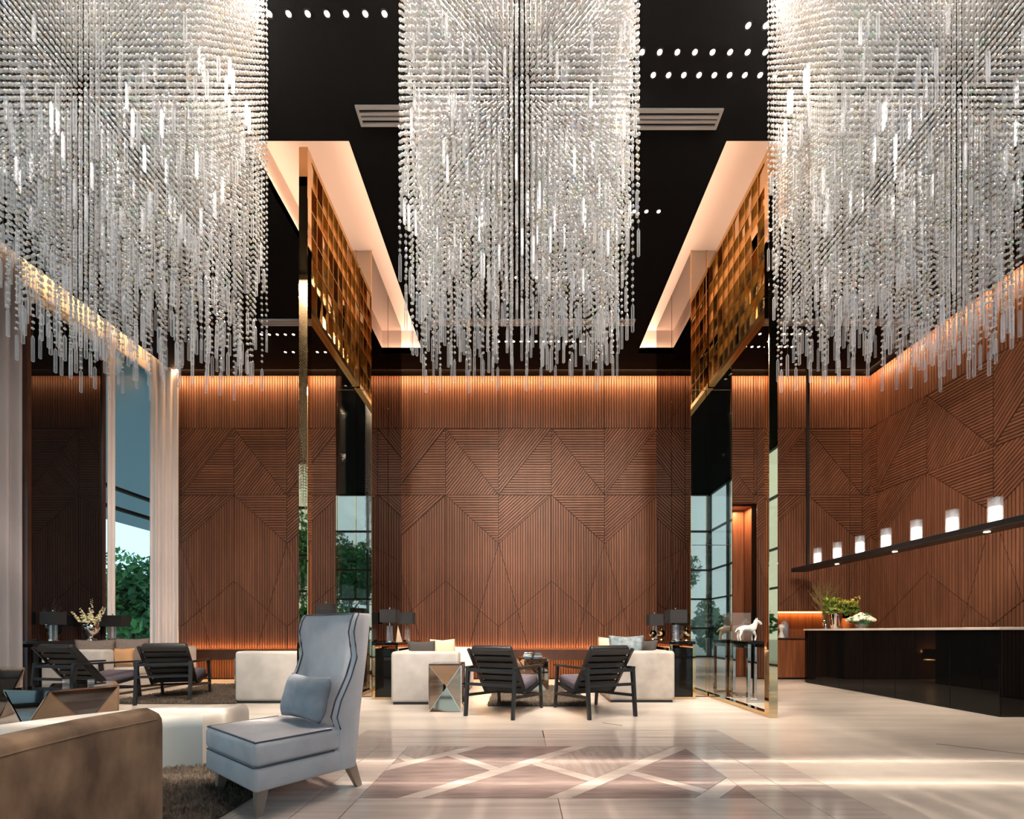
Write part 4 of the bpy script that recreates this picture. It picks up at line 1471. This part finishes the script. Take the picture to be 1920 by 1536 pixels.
# white horse
t = thing('horse_figurine', 'white horse figurine on the small bronze console behind glass', 'figurine', (3.50, 6.76, 0.911), 0.15)
verts = [(0, 0, 0.19), (0.10, 0, 0.195), (0.15, 0, 0.25), (0.175, 0, 0.31), (0.225, 0, 0.285), (0.26, 0, 0.25), (-0.10, 0, 0.195),
         (0.11, 0.03, 0.12), (0.115, 0.03, 0.06), (0.12, 0.03, 0.0), (0.11, -0.03, 0.12), (0.14, -0.03, 0.07), (0.12, -0.03, 0.0),
         (-0.11, 0.03, 0.12), (-0.13, 0.03, 0.06), (-0.11, 0.03, 0.0), (-0.11, -0.03, 0.12), (-0.135, -0.03, 0.06), (-0.115, -0.03, 0.0),
         (-0.15, 0, 0.19), (-0.19, 0, 0.13)]
edges = [(0, 1), (1, 2), (2, 3), (3, 4), (4, 5), (0, 6), (1, 7), (7, 8), (8, 9), (1, 10), (10, 11), (11, 12), (6, 13), (13, 14), (14, 15), (6, 16), (16, 17), (17, 18), (6, 19), (19, 20)]
rad = [0.052, 0.055, 0.038, 0.028, 0.026, 0.018, 0.052, 0.024, 0.013, 0.015, 0.024, 0.013, 0.015, 0.028, 0.014, 0.015, 0.028, 0.014, 0.015, 0.014, 0.008]
me = bpy.data.meshes.new('mesh')
me.from_pydata(verts, edges, [])
me.materials.append(M['white'])
o = link('body', me, t)
md = o.modifiers.new('skin', 'SKIN')
for i, r_ in enumerate(rad):
    o.data.skin_vertices[0].data[i].radius = (r_ * 0.8, r_)
o.data.skin_vertices[0].data[0].use_root = True
md = o.modifiers.new('subd', 'SUBSURF'); md.levels = 1; md.render_levels = 2
for s in (-1, 1):
    bm = B(); tube(bm, [(0.172, s * 0.014, 0.325), (0.178, s * 0.018, 0.36)], 0.01, 6, 0.002); O('ear', bm, M['white'], t)
bm = B(); facet_prism(bm, (0.165, 0.005, 0.335), (0.10, 0.005, 0.24), (0.135, 0.005, 0.32), 0.012); O('mane', bm, M['white'], t)
t = thing('picture_frame', 'smoked glass frame standing behind the white horse figurine', 'frame', (3.50, 6.90, 0.911), 0.1)
bm = B(); box(bm, -0.15, 0.15, 0, 0.012, 0, 0.44); O('glass', bm, M['lamp_glass'], t)
bm = B(); box(bm, -0.16, 0.16, -0.005, 0.02, 0, 0.012); O('base', bm, M['gold'], t)

# urn with white flowers
t = thing('flower_urn', 'silver urn with white flower spikes on the console by window', 'vase', (-7.72, 7.86, 0.901))
bm = B(); lathe(bm, [(0.085, 0), (0.085, 0.015), (0.04, 0.035), (0.03, 0.06), (0.05, 0.08), (0.10, 0.13), (0.125, 0.20), (0.13, 0.31), (0.12, 0.31), (0.11, 0.2)], 28, close_ends=False); O('urn', bm, M['silver'], t, True)
rg = random.Random(5)


def spike(t, x, y, ax, ay, h, m, z0=0.3):
    bm = B()
    for k in range(26):
        f = k / 26
        cx, cy, cz = x + ax * f, y + ay * f, z0 + 0.02 + h * f
        r_ = 0.055 * (1 - f * 0.75)
        a = rg.random() * 6.28
        tt = bmesh.new(); bmesh.ops.create_icosphere(tt, subdivisions=1, radius=r_ * 0.5)
        bmesh.ops.scale(tt, vec=(1, 1, 0.7), verts=tt.verts)
        bmesh.ops.translate(tt, vec=(cx + r_ * 0.7 * math.cos(a), cy + r_ * 0.7 * math.sin(a), cz), verts=tt.verts)
        me = bpy.data.meshes.new('tmp'); tt.to_mesh(me); tt.free(); bm.from_mesh(me); bpy.data.meshes.remove(me)
    O('flower_spike', bm, m, t)


for x, y, ax, ay, h in ((0, 0, 0.0, 0.02, 0.44), (-0.07, 0.02, -0.12, 0.0, 0.22), (0.08, 0, 0.16, 0.05, 0.28), (-0.04, -0.05, -0.05, -0.05, 0.26), (0.04, -0.05, 0.05, -0.04, 0.22), (0.03, 0.07, 0.03, 0.12, 0.3), (-0.1, -0.03, -0.2, -0.02, 0.2)):
    spike(t, x, y, ax, ay, h, M['flower_white'])
bm = B()
for k in range(9):
    a = k * 0.7
    tube(bm, [(0, 0, 0.15), (0.05 * math.cos(a), 0.05 * math.sin(a), 0.34), (0.12 * math.cos(a), 0.12 * math.sin(a), 0.46)], 0.004, 5)
O('stems', bm, M['leaf_bright'], t)

# ------------------------------------------------------------------ reception counter
CX, CY0, CY1, CH = 5.90, 5.38, 9.06, 1.075
t = thing('reception_counter', 'long black gloss reception counter with pale stone top', 'counter', (CX, (CY0 + CY1) / 2, 0))
hl = (CY1 - CY0) / 2
bm = B(); box(bm, 0.02, 0.90, -hl + 0.02, hl - 0.02, 0.0, CH); O('body', bm, M['black_metal'], t)
cuts = [-hl, -hl + 0.62, -hl + 1.5, hl - 1.55, hl - 0.98, hl - 0.5, hl]
for a, b in zip(cuts, cuts[1:]):
    bm = B(); rbox(bm, 0.0, 0.018, a + 0.003, b - 0.003, 0.012, CH - 0.004, 0.002, 1); O('front_panel', bm, M['black_mirror'], t)
for a, b in ((0.02, 0.45), (0.45, 0.90)):
    bm = B(); rbox(bm, a + 0.003, b - 0.003, -hl, -hl + 0.018, 0.012, CH - 0.004, 0.002, 1); O('front_panel', bm, M['black_mirror'], t)
bm = B(); rbox(bm, -0.02, 0.93, -hl - 0.02, hl + 0.02, CH, CH + 0.035, 0.004, 1); O('stone_top', bm, M['stone'], t)

TOPZ = CH + 0.036


def foliage_ball(t, n, spread, size, seed, centre, m, name='foliage'):
    v, f = leaves(n, spread, size, seed, centre)
    o = link(name, np_mesh(v, f, m), t)
    o['kind'] = 'stuff'


t = thing('dried_grass_vase', 'slim glass vase with dried brown grass at the counter end', 'vase', (6.22, 8.90, TOPZ))
bm = B(); lathe(bm, [(0.04, 0), (0.045, 0.17), (0.04, 0.17), (0.035, 0.01)], 18, close_ends=False); O('vase', bm, M['silver'], t, True)
bm = B()
rg = random.Random(3)
for k in range(70):
    a, l = rg.random() * 6.28, 0.12 + 0.16 * rg.random()
    h_ = 0.35 + 0.42 * rg.random()
    tube(bm, [(0, 0, 0.1), (l * 0.4 * math.cos(a), l * 0.4 * math.sin(a), 0.1 + h_ * 0.6), (l * math.cos(a), l * math.sin(a), 0.1 + h_)], 0.0045, 3, 0.002)
    for q in range(3):
        f = 0.6 + 0.13 * q
        a2 = a + rg.uniform(-1.2, 1.2)
        p = Vector((l * f * math.cos(a), l * f * math.sin(a), 0.1 + h_ * (0.25 + 0.75 * f)))
        tube(bm, [p, p + Vector((0.05 * math.cos(a2), 0.05 * math.sin(a2), 0.06))], 0.004, 3, 0.002)
o = O('dried_grass', bm, M['dry'], t); o['kind'] = 'stuff'
t = thing('silver_flower_vase', 'round silver vase with yellow green flowers on the counter', 'vase', (6.20, 8.60, TOPZ))
bm = B(); lathe(bm, [(0.06, 0), (0.075, 0.06), (0.095, 0.24), (0.098, 0.27), (0.09, 0.27), (0.085, 0.2)], 24, close_ends=False); O('vase', bm, M['silver'], t, True)
foliage_ball(t, 900, (0.25, 0.2, 0.15), 0.035, 31, (0.0, 0, 0.40), M['leaf_bright'])
foliage_ball(t, 420, (0.23, 0.18, 0.13), 0.028, 32, (0.02, -0.03, 0.43), M['flower_yellow'], 'blossoms')
t = thing('orange_pot_plant', 'orange pot with leafy yellow stems between silver vase and roses', 'plant', (6.20, 8.28, TOPZ))
bm = B(); lathe(bm, [(0.055, 0), (0.085, 0.08), (0.07, 0.17), (0.062, 0.17)], 20, close_ends=False); O('pot', bm, M['orange'], t, True)
foliage_ball(t, 520, (0.17, 0.15, 0.18), 0.034, 33, (0.05, 0, 0.33), M['leaf_bright'])
foliage_ball(t, 130, (0.15, 0.13, 0.16), 0.026, 34, (0.06, -0.02, 0.40), M['flower_yellow'], 'blossoms')
t = thing('rose_bowl', 'low bowl of cream roses at the counter, nearest the pendant middle', 'flowers', (6.20, 7.95, TOPZ))
bm = B(); lathe(bm, [(0.06, 0), (0.08, 0.06), (0.085, 0.10), (0.078, 0.10)], 20, close_ends=False); O('bowl', bm, M['lamp_glass'], t, True)
foliage_ball(t, 260, (0.2, 0.17, 0.09), 0.04, 35, (0.0, 0, 0.14), M['leaf'])
rg = random.Random(12)
for k in range(15):
    a, r_ = k * 2.4, 0.045 * math.sqrt(k)
    c = (r_ * math.cos(a), r_ * math.sin(a) * 0.85, 0.215 - r_ * 0.5)
    bm = B()
    for j in range(3):
        rr = 0.052 - j * 0.014
        for i in range(5):
            b = i * 1.2566 + j * 0.5
            tt = bmesh.new(); bmesh.ops.create_icosphere(tt, subdivisions=1, radius=rr * 0.62)
            bmesh.ops.scale(tt, vec=(1, 1, 0.9), verts=tt.verts)
            bmesh.ops.translate(tt, vec=(c[0] + rr * 0.5 * math.cos(b), c[1] + rr * 0.5 * math.sin(b), c[2] + j * 0.014), verts=tt.verts)
            me = bpy.data.meshes.new('tmp'); tt.to_mesh(me); tt.free(); bm.from_mesh(me); bpy.data.meshes.remove(me)
    O('rose', bm, M['rose'], t, True)
for n_ in ('dried_grass_vase', 'silver_flower_vase', 'orange_pot_plant', 'rose_bowl'):
    bpy.data.objects[n_].scale = (1.15, 1.15, 1.15)
t = thing('grey_vase', 'grey cylinder vase on the wood cupboard in the lit niche', 'vase', (px(1470, 9.9), 9.88, 0.916))
bm = B(); lathe(bm, [(0.075, 0), (0.08, 0.01), (0.08, 0.30), (0.05, 0.34), (0.04, 0.37), (0.05, 0.385), (0.04, 0.385)], 24); O('vase_body', bm, M['grey_vase'], t, 'auto')
t = thing('white_vase', 'white hourglass vase in front of the grey vase in niche', 'vase', (px(1464, 9.7), 9.68, 0.916))
bm = B(); lathe(bm, [(0.06, 0), (0.065, 0.01), (0.03, 0.13), (0.028, 0.15), (0.065, 0.23), (0.045, 0.29), (0.03, 0.3)], 24); O('vase_body', bm, M['white'], t, 'auto')

# ------------------------------------------------------------------ pendant beam over the counter
BX, BZ = 6.0, 2.42
t = thing('pendant_light', 'long black pendant beam with glowing glass cylinders over the counter', 'pendant light', (BX, 7.0, 0))
bm = B(); rbox(bm, -0.16, 0.16, -3.0, 2.42, BZ - 0.085, BZ - 0.003, 0.006, 1); O('beam', bm, M['black_metal'], t)
for y in (2.12, -2.7):
    bm = B(); box(bm, -0.026, 0.026, y - 0.026, y + 0.026, BZ - 0.003, H - 0.001); O('rod', bm, M['black_metal'], t)
for k in range(10):
    y = 8.82 - k * 0.55 - 7.0
    if y < -2.95:
        break
    bm = B(); lathe(bm, [(0.072, 0.0), (0.072, 0.32), (0.064, 0.32), (0.064, 0.01)], 24, (0, y, BZ), close_ends=False); sh = O('glass_cylinder', bm, M['lamp_glass'], t, 'auto')
    bm = B(); lathe(bm, [(0.056, 0.0), (0.056, 0.205), (0.05, 0.21)], 20, (0, y, BZ)); O('glowing_core', bm, M['lamp_glow'], sh, 'auto')
for y in (8.28, 7.0, 5.62, 4.6):
    bm = B(); lathe(bm, [(0.032, 0), (0.032, 0.006)], 16, (0.0, y - 7.0, BZ - 0.091)); O('downlight', bm, M['led_spot'], t)
    spot('counter_spot', (BX, y, BZ - 0.11), (BX, y, 0), 18, WARM, 90, 0.8, 0.03)

# ------------------------------------------------------------------ ceiling fittings
bm = B()
lathe(bm, [(0.036, 0), (0.036, -0.006), (0.024, -0.006), (0.023, -0.001)], 18, close_ends=False)
f = bm.faces.new([bm.verts.new((0.023 * math.cos(a), 0.023 * math.sin(a), -0.003)) for a in [2 * PI * k / 18 for k in range(18)]])
f.material_index = 1
dl_mesh = mesh_of(bm, [M['black_metal'], M['led_spot']])


def dl_row(y_px, xs_, where):
    Y = 5.68 * FPX / (1185 - y_px)
    for x in xs_:
        o = link('downlight', dl_mesh, None, (px(x, Y), Y, H - 0.001))
        tag(o, 'small warm round ceiling spotlight ' + where, 'ceiling light', 'spotlights ' + where)


dl_row(25, [505 + 36 * k for k in range(7)], 'in the row between the first two chandeliers')
dl_row(47, [1403, 1436], 'in the shortest pair before the right chandelier')
dl_row(97, [1204 + 33 * k for k in range(8)], 'in the upper long row left of the right chandelier')
dl_row(140, [1225 + 28.6 * k for k in range(15)], 'in the row running behind the right chandelier')
dl_row(396, [1120 + 23 * k for k in range(6)], 'in the row half hidden by the middle chandelier')
dl_row(520, [930 + 19 * k for k in range(8)], 'seen through the middle chandelier fringe')
dl_row(640, [935 + 14 * k for k in range(12)], 'in the farthest row above the ledge')
dl_row(627, [490 + 15 * k for k in range(6)], 'in the upper row left of the gold screen')
dl_row(660, [535 + 15 * k for k in range(7)], 'in the lower row left of the gold screen')
dl_row(626, [1425 + 15 * k for k in range(7)], 'in the upper row over the counter end')
dl_row(650, [1385 + 12.5 * k for k in range(9)], 'in the lower row over the counter end')


def vent(label, x0, x1, y0, y1):
    t = thing('air_vent', label, 'vent', ((x0 + x1) / 2, (y0 + y1) / 2, H))
    w, d = (x1 - x0) / 2, (y1 - y0) / 2
    bm = B(); box(bm, -w, w, -d, -d + 0.03, -0.022, -0.001); box(bm, -w, w, d - 0.03, d, -0.022, -0.001); box(bm, -w, -w + 0.03, -d + 0.03, d - 0.03, -0.022, -0.001); box(bm, w - 0.03, w, -d + 0.03, d - 0.03, -0.022, -0.001); O('frame', bm, M['vent'], t)
    bm = B(); box(bm, -w + 0.03, w - 0.03, -d + 0.03, d - 0.03, -0.004, -0.001); O('backing', bm, M['black_cloth'], t)
    n = 2
    for k in range(n):
        y = -d + 0.03 + (2 * d - 0.06) * (k + 1) / (n + 1)
        bm = B(); box(bm, -w + 0.03, w - 0.03, y - 0.013, y + 0.013, -0.02, -0.005); O('slat', bm, M['vent'], t)


vent('white slotted ceiling vent left of the middle chandelier', -1.78, -0.2, 4.71, 4.90)
vent('white slotted ceiling vent right of the middle chandelier', 0.55, 2.21, 4.74, 4.93)
vent('far ceiling vent left of the gold screen', -4.75, -3.35, 7.93, 8.09)
vent('far ceiling vent behind the middle chandelier', -1.62, 2.1, 7.93, 8.09)
vent('far ceiling vent between gold screen and right wall', 4.05, 7.3, 7.93, 8.09)
